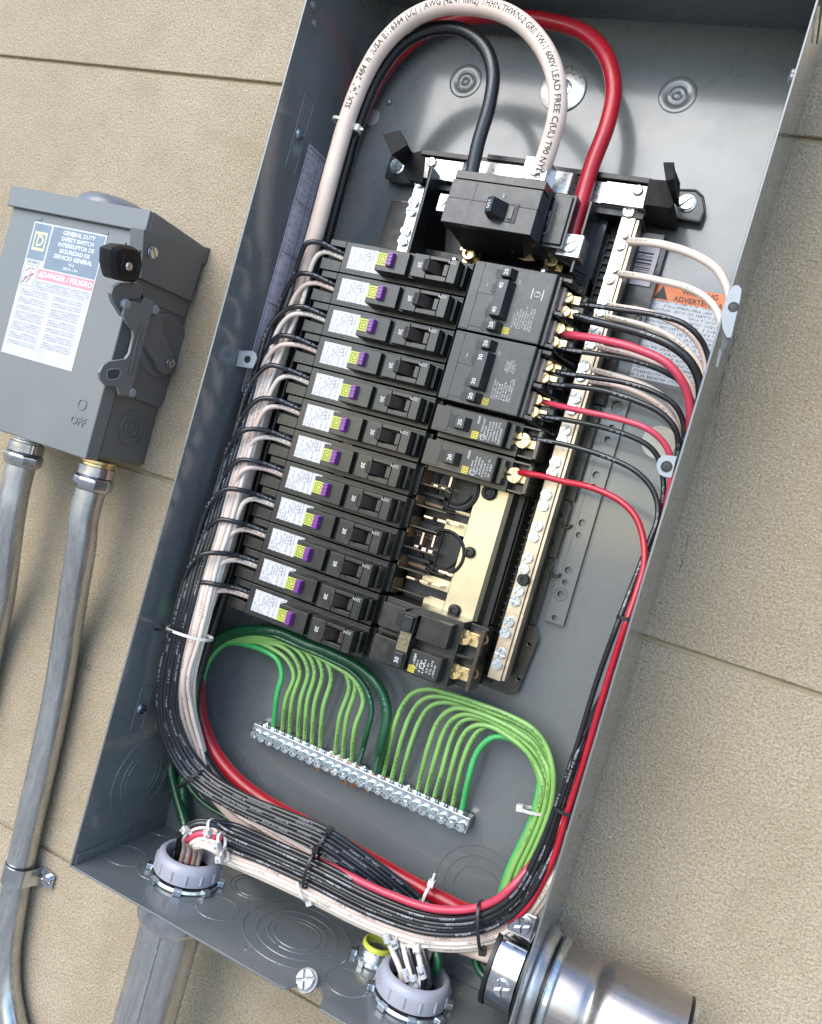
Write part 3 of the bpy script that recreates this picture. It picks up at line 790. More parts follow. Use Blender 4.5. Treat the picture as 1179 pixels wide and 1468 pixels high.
# ================================================================== arc-fault breakers (left column)
PITCH = (532.4-241.5)/11
ZC0 = 533.0
def left_breaker():
    root = empty('circuit_breaker', (104, ZC0, 28))
    mb = MB()
    zc = ZC0
    mb.box(40, 170, zc-12.8, zc+12.8, 28, 50)
    mb.poly([(57, zc-12.8), (170, zc-12.8), (170, zc+12.8), (57, zc+12.8)], 50, 61)
    mb.poly([(38, zc-12.8), (57, zc-12.8), (57, zc-4.5), (38, zc-3)], 44, 61)
    mb.poly([(42, zc+7.6), (57, zc+7.2), (57, zc+12.8), (42, zc+12.8)], 44, 61)
    mb.box(170, 173.5, zc-11, zc+12.2, 28, 54)
    body = mb.build('body', BLK2, root, bev=.5)
    mb = MB(); mb.box(40, 57, zc-4.2, zc+7.2, 46, 50.5); mb.lathe((56.6, zc+1.2, 50.6), (-1, 0, .25), [(5.4, -1), (5.4, .3), (4.6, .5), (.01, .5)], 20)
    mb.lathe((53, zc+1.2, 50.6), (0, 0, 1), [(5.2, 0), (5.2, .5), (4.9, .6), (.01, .6)], 20); mb.build('wire_entry', DEEP, root)
    # fine body seams
    mb = MB()
    for x in (48, 76): mb.box(x, x+.35, zc-12.6, zc-9, 61, 61.12)
    mb.box(60, 168, zc-10.6, zc-10.3, 61, 61.15); mb.box(128, 170, zc+10.4, zc+10.8, 61, 61.6)
    mb.build('seam', DEEP, root)
    mb = MB(); mb.box(95, 123, zc-9.6, zc+8.8, 61, 76, .6, .4)
    mb.build('test_housing', BLK2, root, bev=.5)
    mb = MB(); mb.box(123, 128, zc-9.2, zc+8.4, 61, 71); mb.build('groove', DEEP, root)
    mb = MB()
    # toggle housing with a real window: four walls round the slot
    x0, x1, z0, z1 = 141, 158, zc-5.2, zc+5.4
    mb.box(128, x0, zc-9.6, zc+8.8, 61, 79, .3, .3); mb.box(x1, 166, zc-9.6, zc+8.8, 61, 79, .4, .3)
    mb.box(x0, x1, zc-9.6, z0, 61, 78.9, 0, .3); mb.box(x0, x1, z1, zc+8.8, 61, 78.9, 0, .3)
    mb.box(166, 169.5, zc-9, zc+8.6, 61, 70, .5, .5)
    mb.build('toggle_housing', BLK2, root, bev=.45)
    mb = MB(); mb.box(x0, x1, z0, z1, 61, 70); mb.build('window', DEEP, root)
    mb = MB(); mb.loft([(139, zc-4.6, 74), (152, zc-4.6, 70), (152, zc+4.8, 70), (139, zc+4.8, 74)], [(138.6, zc-4.4, 82.5), (143.4, zc-4.4, 85), (143.4, zc+4.6, 85), (138.6, zc+4.6, 82.5)])
    mb.box(153, 157, zc-4.4, zc+4.6, 70, 76.5)
    tg = mb.build('toggle', mat('brownish black toggle plastic', (.035, .027, .024), .34, coat=.2, var=.3, vs=120), root, bev=.5)
    mb = MB().text('20', 4.4, rotz((134.2, zc+.2, 79.05), -90), off=.02, ext=.06); mb.text('22374', 3.0, rotz((160.2, zc+6.2, 79.05), 180), off=0., ext=.06, sx=.9)
    mb.build('lettering', WHITEINK, root)
    x0, x1 = 62.5, 93.6
    o = MB().quad((x0, zc-8.6, 61.05), (x1, zc-8.6, 61.05), (x1, zc+9.4, 61.05), (x0, zc+9.4, 61.05), th=.2)
    # print rows run along z: rotate uv
    o.uv[1] = [(0, 40), (0, 40-31), (18, 40-31), (18, 40)]
    lb = o.build('label', LBL, root, bev=.08)
    mb = MB(); F = rotz((91.6, zc+1.0, 61.3), -90)
    mb.box(90.4, 92.4, zc-6, zc+1, 61.26, 61.3); mb.ring((80, zc+5, 61.3), (0, 0, 1), 1.5, .15, 16, 4)
    mb.build('label_mark', mat('dark label ink', (.12, .12, .15), .5), lb)
    mb = MB().quad((96.0, zc-4.8, 76.02), (105.0, zc-4.8, 76.02), (105.0, zc+4.8, 76.02), (96.0, zc+4.8, 76.02), th=.2); ls = mb.build('lime_sticker', LIME, root)
    mb = MB(); c = (100.8, zc)
    for r0, r1, dd in ((3.6, 3.0, 0), (1.9, 1.4, 0)):
        for (a, b_, cc, d_) in ((-r0, r0, r1, r0), (-r0, r0, -r0, -r1), (-r0, -r1, -r1, r1), (r1, r0, -r1, r1)):
            mb.box(c[0]+a, c[0]+b_, c[1]+cc, c[1]+d_, 76.23, 76.27)
    mb.build('emblem', mat('dark olive print', (.10, .12, .02), .5), ls)
    mb = MB(); mb.box(105.2, 111.4, zc-5.8, zc+5.8, 74, 80.3, .9, .7)
    for k in range(4): mb.box(106.4, 110.2, zc-4.6+k*2.6, zc-3.4+k*2.6, 80.5, 80.9)
    mb.build('test_button', PURPLE, root, bev=.6)
    return root
lb0 = left_breaker()
def llab(k):
    if k == 0: return 'topmost breaker in the long left column, with white label and purple button'
    if k == 11: return 'bottom breaker of the left column, just above the arching green wires'
    return '%s breaker from the top in the left column of purple-button breakers' % ORD[k]
tag(lb0, llab(0), 'breaker', 'breakers with purple test buttons in the left column')
for k in range(1, 12): copy_thing(lb0, (random.uniform(-.3, .3), -k*PITCH, random.uniform(-.4, .4)), llab(k))

# ================================================================== right column breakers
def brass_screw(parent, c, r=4.6, ang=0., kind='slot'):
    return inst('terminal_screw', mesh_only(MB().screw(r, 4.2, kind=kind), 'terminal_screw', BRASS), parent, c, ang)
def sq_logo(mb, cx, cz, d, s, rot=90):
    for r0, r1 in ((s, s*.78), (s*.42, s*.2)):
        for (a, b_, cc, d_) in ((-r0, r0, r1, r0), (-r0, r0, -r0, -r1), (-r0, -r1, -r1, r1), (r1, r0, -r1, r1)):
            mb.box(cx+a, cx+b_, cz+cc, cz+d_, d, d+.05)
def print_block(mb, x0, x1, z0, z1, d, rows, seed, size):
    """block of tiny white print reading upwards (rotated 90 degrees), with small letter shapes"""
    rnd = random.Random(seed); n = rows
    for i in range(n):
        x = x0+(x1-x0)*(i+.5)/n; z = z0+rnd.uniform(0, (z1-z0)*.15)
        ze = z1-rnd.uniform(0, (z1-z0)*.35)
        while z < ze:
            l = rnd.choice((.55, .8, .8, 1.1))*size; h = size*.85
            for k in range(3):
                if rnd.random() < .75: mb.box(x-h/2+k*h/3, x-h/2+(k+.62)*h/3, z, z+l*.78, d, d+.05)
            if rnd.random() < .8: mb.box(x-h/2, x+h/2, z, z+.22*size, d, d+.05)
            z += l+ (.5*size if rnd.random() < .2 else .12*size)
def quad_breaker(ztop, zbot, nums, group, label, wing):
    root = tag(empty('tandem_breaker', (210, zbot, 28)), label, 'breaker', group)
    h = ztop-zbot; x0, x1 = 176.5, 240.5; D = 75.
    mb = MB(); mb.box(x0, x1+12, zbot, ztop, 28, 44); mb.box(x0, x1, zbot, ztop, 44, D)
    # stepped left end
    body = mb.build('body', BLK, root, bev=.5)
    mb = MB(); mb.box(x0+.6, x0+8, zbot+1, ztop-1, D, D+.5); mb.box(x0+8, x0+20, zbot+h*.55, zbot+h*.93, D, D+.4); mb.box(x0+8, x0+20, zbot+h*.07, zbot+h*.44, D, D+.4)
    mb.build('moulded_panel', BLK, root, bev=.3)
    mb = MB(); mb.box(x0+32, x1-.6, zbot+.8, ztop-.8, D, D+.35); pr_ = mb.build('smooth_panel', mat('satin black panel', (.024, .025, .026), .33, coat=.25), root, bev=.2)
    cz = zbot+h/2
    offs = (19.5, 8.4, -9.6, -20.2)
    mb = MB()
    for o in offs: mb.box(x0+18, x0+25, cz+o-3.8, cz+o+2.6, D+.02, D+.5)
    mb.build('window', DEEP, root)
    for k in (0, 3):
        mb = MB(); mb.loft([(x0+24, cz+offs[k]-4, D), (x0+35, cz+offs[k]-4, D), (x0+35, cz+offs[k]+4, D), (x0+24, cz+offs[k]+4, D)],
                [(x0+24.5, cz+offs[k]-3.4, D+7), (x0+31.5, cz+offs[k]-3.4, D+8), (x0+31.5, cz+offs[k]+3.4, D+8), (x0+24.5, cz+offs[k]+3.4, D+7)])
        mb.build('toggle', BLK, root, bev=.5)
    mb = MB(); mb.loft([(x0+24, cz-14.4, D), (x0+36, cz-14.4, D), (x0+36, cz+14.2, D), (x0+24, cz+14.2, D)],
            [(x0+24.5, cz-13.6, D+9.5), (x0+33, cz-13.6, D+10.5), (x0+33, cz+13.4, D+10.5), (x0+24.5, cz+13.4, D+9.5)])
    tb = mb.build('tied_toggle', BLK, root, bev=.5)
    mb = MB()
    def plane(k): return D+8.1 if k in (0, 3) else D+10.6
    F = lambda x, z, d: Matrix.Translation(Vector((x, z, d))) @ Matrix.Rotation(math.radians(-6.5 if d > D+9 else -8), 4, 'Y') @ Matrix.Rotation(math.radians(90), 4, 'Z')
    for k in range(4):
        d = (D+7.55) if k in (0, 3) else (D+10.05)
        mb.text(nums[k], 4.6, F(x0+28.2, cz+offs[k], d+.12), off=.02, ext=.05)
    for zc in (cz+8.6, cz-8.8):
        for (a, b_, c_, d_) in ((-3.6, 3.6, 3.7, 4.), (-3.6, 3.6, -4., -3.7), (-3.7, -3.4, -4, 4), (3.4, 3.7, -4, 4)):
            pass
    mb.text('ON', 1.8, rotz((x0+14, cz+h*.18, D+.5), 90)); mb.text('OFF', 1.8, rotz((x0+38, cz+h*.3, D+.4), 90))
    print_block(mb, x1-24, x1-8, cz-h*.36, cz-h*.02, D+.38, 8, int(ztop), 1.5)
    if wing == 1:
        for z_ in (cz+8, cz+10.6, cz+13.4, cz+16.4): pass
        mb.box(x1-15, x1-14.3, cz+5, cz+13, D+.38, D+.43); mb.box(x1-7, x1-6.3, cz+5, cz+13, D+.38, D+.43); mb.ring((x1-10.6, cz+9, D+.4), (0, 0, 1), 2.2, .3, 20, 4, 30, 330); mb.box(x1-12, x1-9.2, cz+7.2, cz+7.7, D+.38, D+.43); mb.box(x1-12, x1-9.2, cz+10.2, cz+10.7, D+.38, D+.43)
    else: print_block(mb, x1-19, x1-11, cz+3, cz+13, D+.38, 5, 77, 1.3)
    mb.build('lettering', WHITEINK, root)
    mb = MB(); sx, sz = x1-26.4, cz-h*.40
    mb.box(sx-2.4, sx+2.4, sz-2.4, sz+2.4, D+.38, D+.44); ye = mb.build('yellow_emblem', YELINK, root)
    mb = MB(); sq_logo(mb, sx, sz, D+.46, 1.9); mb.build('emblem', BLACKINK, ye)
    # terminal end: black partitions and the cream strip
    mb = MB()
    for zc, up in ((ztop-1.5, 1), (cz, 0), (zbot+2, 0)):
        mb.loft([(x1, zc-1.3, 40), (x1+16, zc-1.3, 40), (x1+22, zc-4.3, 40), (x1+22, zc-6.3, 40)], [(x1, zc-1.3, D-3), (x1+7, zc-1.3, D-4), (x1+13, zc-3.8, 62), (x1+14, zc-4.8, 60)])
        mb.box(x1, x1+10, zc-1.8, zc+1.4, 40, D-6)
    mb.box(x1, x1+3.0, zbot+.5, ztop-.5, 40, D-4)
    mb.box(x1+8, x1+19, cz+3, cz+20, 40, 50); mb.box(x1+8, x1+19, cz-22, cz-5, 40, 50)
    mb.build('partition', BLK, root, bev=.4)
    mb = MB(); mb.box(x1+3, x1+5.4, cz+3.5, cz+21, 44, 63); mb.box(x1+3, x1+5.4, cz-21, cz-4, 44, 63); mb.build('pale_strip', mat('dull rose strip', (.40, .30, .28), .45, coat=.3), root, bev=.3)
    return root
GR = 'breakers in the right column'
t1, b1 = 545.3, 493.0
t2, b2 = 491.6, 439.2
q1 = quad_breaker(t1, b1, ('20', '40', '40', '20'), GR, 'upper four-toggle breaker marked 20 40 40 20, at the top of the right column', 1)
q2 = quad_breaker(t2, b2, ('20', '30', '30', '20'), GR, 'lower four-toggle breaker marked 20 30 30 20, second in the right column', 2)
for root, pts in ((q1, ((814, 426), (810, 446), (803, 470), (794, 489))), (q2, ((786, 524), (780, 541), (770, 572), (765, 590)))):
    for i, (px, py) in enumerate(pts):
        c = at(px, py, 58); brass_screw(root, (c[0], c[1], 54), 4.0, 40+i*23)
        MB().box(c[0]-3, c[0]+9, c[1]-3.2, c[1]+3.2, 44, 53.8).build('clamp', BRASS, root, bev=.4)
def single(ztop, zbot, label, num='20'):
    root = tag(empty('single_breaker', (210, zbot, 28)), label, 'breaker', GR); x0, x1 = 177., 241.; zc = (ztop+zbot)/2
    mb = MB(); mb.box(x0+1, x1+2, zbot, ztop, 28, 58); mb.box(x1+2, x1+16, zbot+1, ztop-1, 28, 46)
    mb.build('body', BLK2, root, bev=.5)
    mb = MB(); mb.box(x0, x1-6, zbot+3.4, ztop-2.4, 58, 73, .5, .3); mb.box(x1-6, x1-1, zbot+4, ztop-3, 58, 66, .6, .3); mb.box(x0+3, x0+13, zbot+5, ztop-4, 73, 73.4)
    mb.build('face', BLK2, root, bev=.45)
    mb = MB(); mb.box(x1-31, x1-7, zbot+4.2, ztop-3.2, 73, 73.3); mb.build('print_field', mat('print field black', (.022, .022, .024), .35, coat=.2), root, bev=.1)
    mb = MB(); mb.box(x0+13, x0+20, zc-4.6, zc+5.2, 73.02, 73.4); mb.build('window', DEEP, root)
    mb = MB(); mb.box(x0+19.4, x0+20.6, zc-4.8, zc+5.4, 73, 78); mb.loft([(x0+20, zc-4.8, 73), (x0+31, zc-4.8, 73), (x0+31, zc+5.4, 73), (x0+20, zc+5.4, 73)], [(x0+20.4, zc-4.2, 79), (x0+27.6, zc-4.2, 80), (x0+27.6, zc+4.8, 80), (x0+20.4, zc+4.8, 79)])
    mb.build('toggle', BLK, root, bev=.5)
    mb = MB(); mb.text(num, 4.6, Matrix.Translation(Vector((x0+24.2, zc+.4, 79.65))) @ Matrix.Rotation(math.radians(-8), 4, 'Y') @ Matrix.Rotation(math.radians(90), 4, 'Z'), off=.02, ext=.06)
    mb.text('HOM', 2.6, rotz((x1-28, zc+6.2, 73.3), 90), off=.02)
    print_block(mb, x1-25, x1-8, zbot+5, ztop-5, 73.32, 7, int(ztop), 1.7)
    mb.ring((x1-21.5, zbot+7, 73.4), (0, 0, 1), 1.9, .3, 16, 4)
    mb.build('lettering', WHITEINK, root)
    sx, sz = x1-28.2, zbot+7.4
    mb = MB(); mb.box(sx-2.6, sx+2.6, sz-2.6, sz+2.6, 73.32, 73.38); ye = mb.build('yellow_emblem', YELINK, root)
    mb = MB(); sq_logo(mb, sx, sz, 73.4, 2.0); mb.build('emblem', BLACKINK, ye)
    mb = MB(); mb.box(x1+14, x1+17, zbot+2, ztop-2, 30, 58); mb.box(x1+2, x1+16, ztop-3, ztop-1.4, 46, 60); mb.box(x1+2, x1+14, zbot+1, zbot+2.6, 46, 56)
    mb.build('partition', SMOKE, root, bev=.4)
    return root
s1 = single(437.4, 411.6, 'narrow single breaker marked 20, under the second four-toggle breaker')
s2 = single(410.6, 384.8, 'narrow single breaker marked 20 with the red wire, just above the exposed yellow pan')
for root, (px, py) in ((s1, (749, 631)), (s2, (737, 681))):
    c = at(px, py, 58); brass_screw(root, (c[0], c[1], 54), 6.0, 10, 'combo'); MB().box(c[0]-4, c[0]+11, c[1]-4.4, c[1]+4.4, 44, 53.8).build('clamp', BRASS, root, bev=.4)
# double-pole breaker at the bottom
root = tag(empty('double_breaker', (210, 231, 28)), 'wide double-pole breaker marked 30 at the bottom of the right column', 'breaker', GR)
zt, zb = 282.5, 231.; x0, x1 = 176.5, 240.
mb = MB(); mb.box(x0, x1+2, zb, zt, 28, 60); mb.box(x1+2, x1+17, zb+1, zt-1, 28, 44); mb.build('body', BLK2, root, bev=.5)
mb = MB()
mb.box(x0+2, x0+22, zb+29, zt-3, 60, 71, .5, .4); mb.box(x0+34, x1-3, zb+29, zt-3, 60, 71, .5, .4)
mb.box(x0+2, x0+22, zb+3, zb+23, 60, 71, .5, .4); mb.box(x0+34, x1-3, zb+3, zb+22, 60, 71, .5, .4)
mb.box(x0+2, x0+22, zb+24.4, zb+27, 60, 66); mb.build('face', BLK2, root, bev=.45)
mb = MB(); mb.box(x0+36, x1-5, zb+4, zb+21, 71, 71.2); mb.build('print_field', mat('print field black', (.02,)*3), root)
mb = MB(); mb.box(x0+16, x0+22.4, zb+34, zt-8, 71.02, 71.4); mb.box(x0+16, x0+22.4, zb+6, zb+19, 71.02, 71.4); mb.build('window', DEEP, root)
mb = MB(); mb.box(x0+22.5, x0+34, zb+4, zt-4, 60, 76, .5, .5); mb.box(x0+24, x0+32.5, zb+5, zb+17, 76, 79, .5, .5); mb.box(x0+24, x0+32.5, zt-18, zt-6, 76, 79, .5, .5)
tg = mb.build('tied_toggle', BLK, root, bev=.5)
mb = MB(); mb.text('30', 4.8, rotz((x0+28.2, zb+11, 79.05), 90), off=.02, ext=.06)
print_block(mb, x0+38, x1-6, zb+6, zb+20, 71.22, 7, 5, 1.8); mb.ring((x0+46, zb+12, 71.3), (0, 0, 1), 2.0, .3, 16, 4)
mb.text('HOM', 2.6, rotz((x0+39, zb+16, 71.2), 90), off=.02); mb.build('lettering', WHITEINK, root)
mb = MB(); sx, sz = x0+38.6, zb+7; mb.box(sx-2.6, sx+2.6, sz-2.6, sz+2.6, 71.22, 71.28); ye = mb.build('yellow_emblem', YELINK, root)
mb = MB(); sq_logo(mb, sx, sz, 71.3, 2.0); mb.build('emblem', BLACKINK, ye)
mb = MB(); mb.box(x0+24, x0+33, zb+18, zt-19, 76.02, 76.2); mb.build('worn_patch', mat('worn brown patch', (.16, .13, .07), .5, var=.6, vs=900), root)
mb = MB(); mb.box(x1+15, x1+18, zb+2, zt-2, 30, 56); mb.loft([(x1+2, zb+25, 40), (x1+17, zb+25, 40), (x1+17, zb+27, 40), (x1+2, zb+27, 40)], [(x1+2, zb+25, 58), (x1+14, zb+25, 52), (x1+14, zb+27, 52), (x1+2, zb+27, 58)])
mb.build('partition', SMOKE, root, bev=.4)
for px, py in ((665, 914), (651, 963)):
    c = at(px, py, 54); brass_screw(root, (c[0], c[1], 50), 6.0, 30, 'combo')
    MB().box(c[0]-4, c[0]+12, c[1]-5, c[1]+5, 44, 49.8).build('clamp', BRASS, root, bev=.4)
    MB().ring((c[0]+14, c[1]+3, 50), (0, 0, 1), 3.4, .9, 20, 6).build('clamp_ring', TAN, root)

# ================================================================== main breaker
mbk = tag(empty('main_breaker', (185, 562, 28)), 'large black main breaker marked 100 at the head of the two columns', 'main breaker')
TLm, BRm = at(657, 243, 98), at(751, 338, 98)
X0, X1 = 149.5, 220.5; Z0, Z1 = 562., 603.
mb = MB(); mb.box(X0, X1, Z0+1, Z1, 40, 80); mb.box(X0, X1, Z0, Z0+18.5, 80, 98.5, .4, 0); mb.box(X0+.4, X1-.4, Z0+18.5, Z1-8, 80, 97.4, .2, .2); mb.box(X0+.3, X1-.3, Z1-7.6, Z1, 80, 95, .4, .6)
mb.build('body', BLK, mbk, bev=.6)
mb = MB(); mb.box(X0+1, X1-1, Z0+18.4, Z0+18.7, 98.5, 98.58); mb.box(X0+20, X0+20.3, Z0+1, Z1-9, 98.5, 98.58); mb.box(X0+54, X0+54.3, Z0+1, Z0+18, 98.5, 98.58)
mb.build('seam', mat('seam dust', (.1, .1, .1), .6), mbk)
mb = MB(); mb.box(X1+.2, X1+17, 564, 604, 40, 72); mb.box(X1+.2, X1+15, 566, 602, 72, 74, .5, .5); side = mb.build('side_module', BLK, mbk, bev=.6)
mb = MB()
a = at(785, 308, 74)
pill = [(a[0]+4*math.cos(t_)+0, a[1]+(10 if math.sin(t_) > 0 else -10)+4*math.sin(t_), 74.25) for t_ in [2*math.pi*(i+.5)/20 for i in range(20)]]
mb.tube(pill+[pill[0]], .22, 4, False); mb.box(a[0]-2.6, a[0]+2.6, a[1]-.3, a[1]+.3, 74.05, 74.1)
print_block(mb, a[0]-2.6, a[0]+2.6, a[1]-8, a[1]+8, 74.05, 3, 9, 1.2); mb.build('lettering', mat('grey print', (.3, .3, .3), .5), side)
c0 = at(711, 302, 99)
mb = MB(); mb.box(c0[0]-2, c0[0]+16, c0[1]-6.5, c0[1]+7.5, 98.6, 99.2); mb.build('toggle_bezel', BLK, mbk, bev=.3)
mb = MB(); mb.box(c0[0]+10.5, c0[0]+15, c0[1]-5.5, c0[1]+5.5, 99.2, 99.6); mb.box(c0[0]+8.6, c0[0]+16, c0[1]-6.6, c0[1]+6.6, 98.9, 99.3); mb.build('window', DEEP, mbk)
mb = MB(); mb.box(c0[0]+10, c0[0]+13.5, c0[1]-4.6, c0[1]+4.6, 99.3, 100.5); mb.build('toggle_wedge', mat('worn grey edge', (.12, .12, .11), .4), mbk, bev=.3)
mb = MB(); mb.loft([(c0[0]-5, c0[1]-6, 98.6), (c0[0]+9, c0[1]-6, 98.6), (c0[0]+9, c0[1]+6.4, 98.6), (c0[0]-5, c0[1]+6.4, 98.6)], [(c0[0]-4.4, c0[1]-5.4, 109), (c0[0]+.8, c0[1]-5.4, 112), (c0[0]+.8, c0[1]+5.8, 112), (c0[0]-4.4, c0[1]+5.8, 109)])
tg = mb.build('toggle', BLK, mbk, bev=.6)
mb = MB(); mb.text('100', 4.6, Matrix.Translation(Vector((c0[0]-1.9, c0[1]+.4, 110.6))) @ Matrix.Rotation(math.radians(-30), 4, 'Y') @ Matrix.Rotation(math.radians(-90), 4, 'Z'), off=.02, ext=.1)
mb.text('OFF', 1.9, rotz((c0[0]+2.5, c0[1]+11.5, 98.6), -90)); mb.text('ON', 1.9, rotz((c0[0]+21, c0[1]-1, 98.6), -90)) if False else None
mb.build('lettering', WHITEINK, mbk)
mb = MB(); mb.loft([(X0+2, Z0+1, 56), (X1-8, Z0+1, 56), (X1-8, Z0+1, 96), (X0+2, Z0+1, 96)], [(X0+8, Z0-6, 58), (X1-14, Z0-6, 58), (X1-10, Z0-3, 80), (X0+6, Z0-3, 80)]); mb.build('underside', DEEP, mbk, bev=.3)
def lug(px, py, d, size, label, hgt, group='terminal lugs of the main cables', ang=35):
    c = at(px, py, d); r = tag(empty('cable_lug', (c[0], c[1], d-hgt)), label, 'lug', group)
    mb = MB(); mb.box(c[0]-size[0], c[0]+size[0], c[1]-size[1], c[1]+size[1], d-hgt, d); mb.build('lug_block', STEEL, r, bev=.7)
    inst('lug_screw', mesh_only(MB().screw(min(size)*.68, 2.4, kind='slot'), 'lug_screw', STEEL), r, (c[0], c[1], d-.2), ang); return r
lug(768, 241, 78, (9.5, 8.5), 'silver lug clamping the fat white cable above the main breaker', 22, ang=-20)
lug(817, 351, 66, (9.0, 8.5), 'silver lug under the fat red cable, beside the main breaker', 18, ang=30)
lug(641, 291, 60, (8, 7), 'silver lug half hidden on the left flank of the main breaker', 14, ang=60)
mb = MB(); a = at(805, 372, 66)
mb.tube(spline([at(790, 342, 66), at(793, 358, 66), at(805, 372, 60), at(822, 382, 56), at(840, 392, 50)], 2), 1.8, 8); mb.build('lug_skirt', DEEP, bus)
# ================================================================== main cables
GM = 'fat main cables looping over the top'
mw_pts = [(775, 246, 74), (789, 205, 78), (800, 155, 84), (794, 100, 88), (768, 52, 88), (728, 20, 86), (680, 8, 84), (630, 10, 82), (585, 30, 80), (548, 66, 79), (522, 110, 77), (500, 165, 75),
          (478, 240, 70), (455, 325, 62), (430, 410, 52), (404, 500, 48), (376, 600, 48), (346, 710, 48), (316, 815, 46), (286, 895, 44), (264, 965, 40), (258, 1025, 36),
          (278, 1090, 32), (330, 1160, 28), (420, 1232, 24), (520, 1290, 24), (640, 1345, 34), ('p', 338, 62, 60), ('p', 352, 62, 60)]
mwo, mwp = wire(mw_pts, 7.0, MWHT, 'fat off-white main cable with printed lettering, arching highest over the top left', GM, 'main_cable', 20, 'cable')
mb_pts = [(676, 252, 68), (686, 205, 70), (702, 150, 72), (707, 105, 72), (694, 66, 70), (660, 42, 68), (618, 42, 66), (578, 62, 64), (545, 104, 62), (520, 160, 58), (500, 225, 52), (480, 300, 44), (462, 370, 36),
          (440, 450, 30), (412, 545, 28), (384, 640, 28), (354, 745, 28), (325, 840, 30), (300, 915, 32), (281, 985, 34), (281, 1045, 36), (302, 1100, 38), (352, 1152, 38), (430, 1202, 34), (520, 1258, 30), (620, 1318, 30), ('p', 335, 52, 52), ('p', 352, 52, 54)]
mbo, mbp = wire(mb_pts, 5.3, MBLK, 'fat black main cable arching into the top of the main breaker', GM, 'main_cable', 18, 'cable')
mr_pts = [(820, 342, 54), (831, 300, 54), (848, 240, 52), (872, 175, 48), (880, 125, 44), (868, 78, 40), (838, 47, 34), (790, 31, 26), (735, 24, 20), (680, 24, 16), (620, 40, 14), (560, 90, 12), (520, 160, 12), (480, 270, 12), (440, 410, 12), (400, 545, 12), (360, 680, 13),
          (322, 810, 15), (299, 900, 16), (286, 965, 20), (286, 1015, 24), (300, 1063, 27), (330, 1108, 28), (375, 1146, 28), (440, 1182, 27), (520, 1226, 25), (590, 1266, 24), (650, 1298, 26), (690, 1318, 34), ('p', 336, 66, 48), ('p', 352, 64, 52)]
mro, mrp = wire(mr_pts, 6.2, MRED, 'fat red main cable looping down the right into its silver lug', GM, 'main_cable', 18, 'cable')
def along_text(txt, pts, s0, size, r, parent, m, lift=.12, side=(0, 0, 1), flip=1, sxx=1., name='lettering', shift=0.):
    """bend lettering round a cable: x follows the length, y the girth"""
    P = [Vector(p) for p in pts]; L = [0.]
    for i in range(1, len(P)): L.append(L[-1]+(P[i]-P[i-1]).length)
    t = MB(); t.text(txt, size, Matrix.Identity(4), 'LEFT', ext=0, sx=sxx, off=.008)
    camp = Vector((CAM[0], CAM[2], -CAM[1])); out = MB(); vs = []
    for v in t.v:
        s = s0+v.x*flip*1.0; k = 0
        while k < len(L)-2 and L[k+1] < s: k += 1
        f = (s-L[k])/max(1e-6, L[k+1]-L[k]); p = P[k].lerp(P[k+1], f); T_ = (P[min(k+2, len(P)-1)]-P[max(k-1, 0)]).normalized()
        vd = Vector(side); vd = (vd-T_*vd.dot(T_)).normalized(); sd = vd.cross(T_)*flip
        a = (v.y+shift)/r
        vs.append(p+(vd*math.cos(a)+sd*math.sin(a))*(r+lift))
    out.v = vs; out.f = t.f
    return out.build(name, m, parent)
inkd = mat('dark cable print', (.05, .045, .04), .6)
def arclen(pts, px, py):
    best = (1e9, 0); L = 0; P = [Vector(p) for p in pts]
    for i, p in enumerate(P):
        if i: L += (P[i]-P[i-1]).length
        q = proj(p); e = (q[0]-px)**2+(q[1]-py)**2
        if e < best[0]: best = (e, L)
    return best[1]
def proj(p):
    q = [p[0]-CAM[0], -p[2]-CAM[1], p[1]-CAM[2]]
    c = [sum(RM[i][j]*q[j] for j in range(3)) for i in range(3)]
    return (CXP+FPX*c[0]/c[2], CYP+FPX*c[1]/c[2])
rev = mwp[::-1]
s_ = arclen(rev, 500, 160)
along_text('SLK [w]  2484  ft  IUSA E116364 (UL) 1 AWG (42.41 mm2) THHN/THWN-2 GRII VW-1 600V LEAD FREE C(UL) T90 NYLON OR TWN75 AWM', rev, s_, 6.4, 7.0, mwo, inkd, lift=.32, side=(.15, -.05, 1), sxx=.93)
# ================================================================== wires to the left breakers
def lanes_left():
    """outline of the left bundle: for each station the pixel of the outer and inner side and the height"""
    return [(472, 330, 60), (452, 400, 60)]
OUT = [(412, 425, 62), (378, 500, 64), (352, 565, 70), (330, 625, 75), (309, 690, 79), (288, 752, 83), (268, 806, 87), (252, 858, 90), (237, 905, 91), (224, 965, 88), (223, 1030, 76), (240, 1085, 64), (272, 1128, 60), (325, 1162, 60), (390, 1193, 60), (458, 1226, 58), (520, 1268, 48), (575, 1312, 40)]
INN = [(436, 430, 60), (410, 505, 62), (386, 570, 67), (366, 632, 71), (344, 700, 75), (322, 762, 79), (303, 815, 82), (286, 865, 85), (266, 912, 86), (250, 970, 82), (250, 1025, 72), (266, 1073, 62), (300, 1108, 58), (352, 1140, 59), (410, 1168, 60), (468, 1198, 58), (535, 1245, 48), (596, 1296, 40)]
def lane(i, t, dd):
    a, b = at(*OUT[i]), at(*INN[i]); p = Vector(a).lerp(Vector(b), t); p.z += dd; return tuple(p)
GB = 'thin black wires of the left bundle'; GW = 'thin white wires of the left bundle'
entry = [(484, 366), (466, 407), (453, 450), (440, 492), (430, 533), (420, 583), (403, 620), (390, 660), (377, 703), (366, 746), (353, 789), (341, 832)]
rnd = random.Random(5)
def lv(i, t, dd):
    a, b = at(*OUT[i]), at(*INN[i]); v = Vector(a).lerp(Vector(b), t); v.z += dd
    if i < 11: v.x = max(v.x, 3.0)
    return v
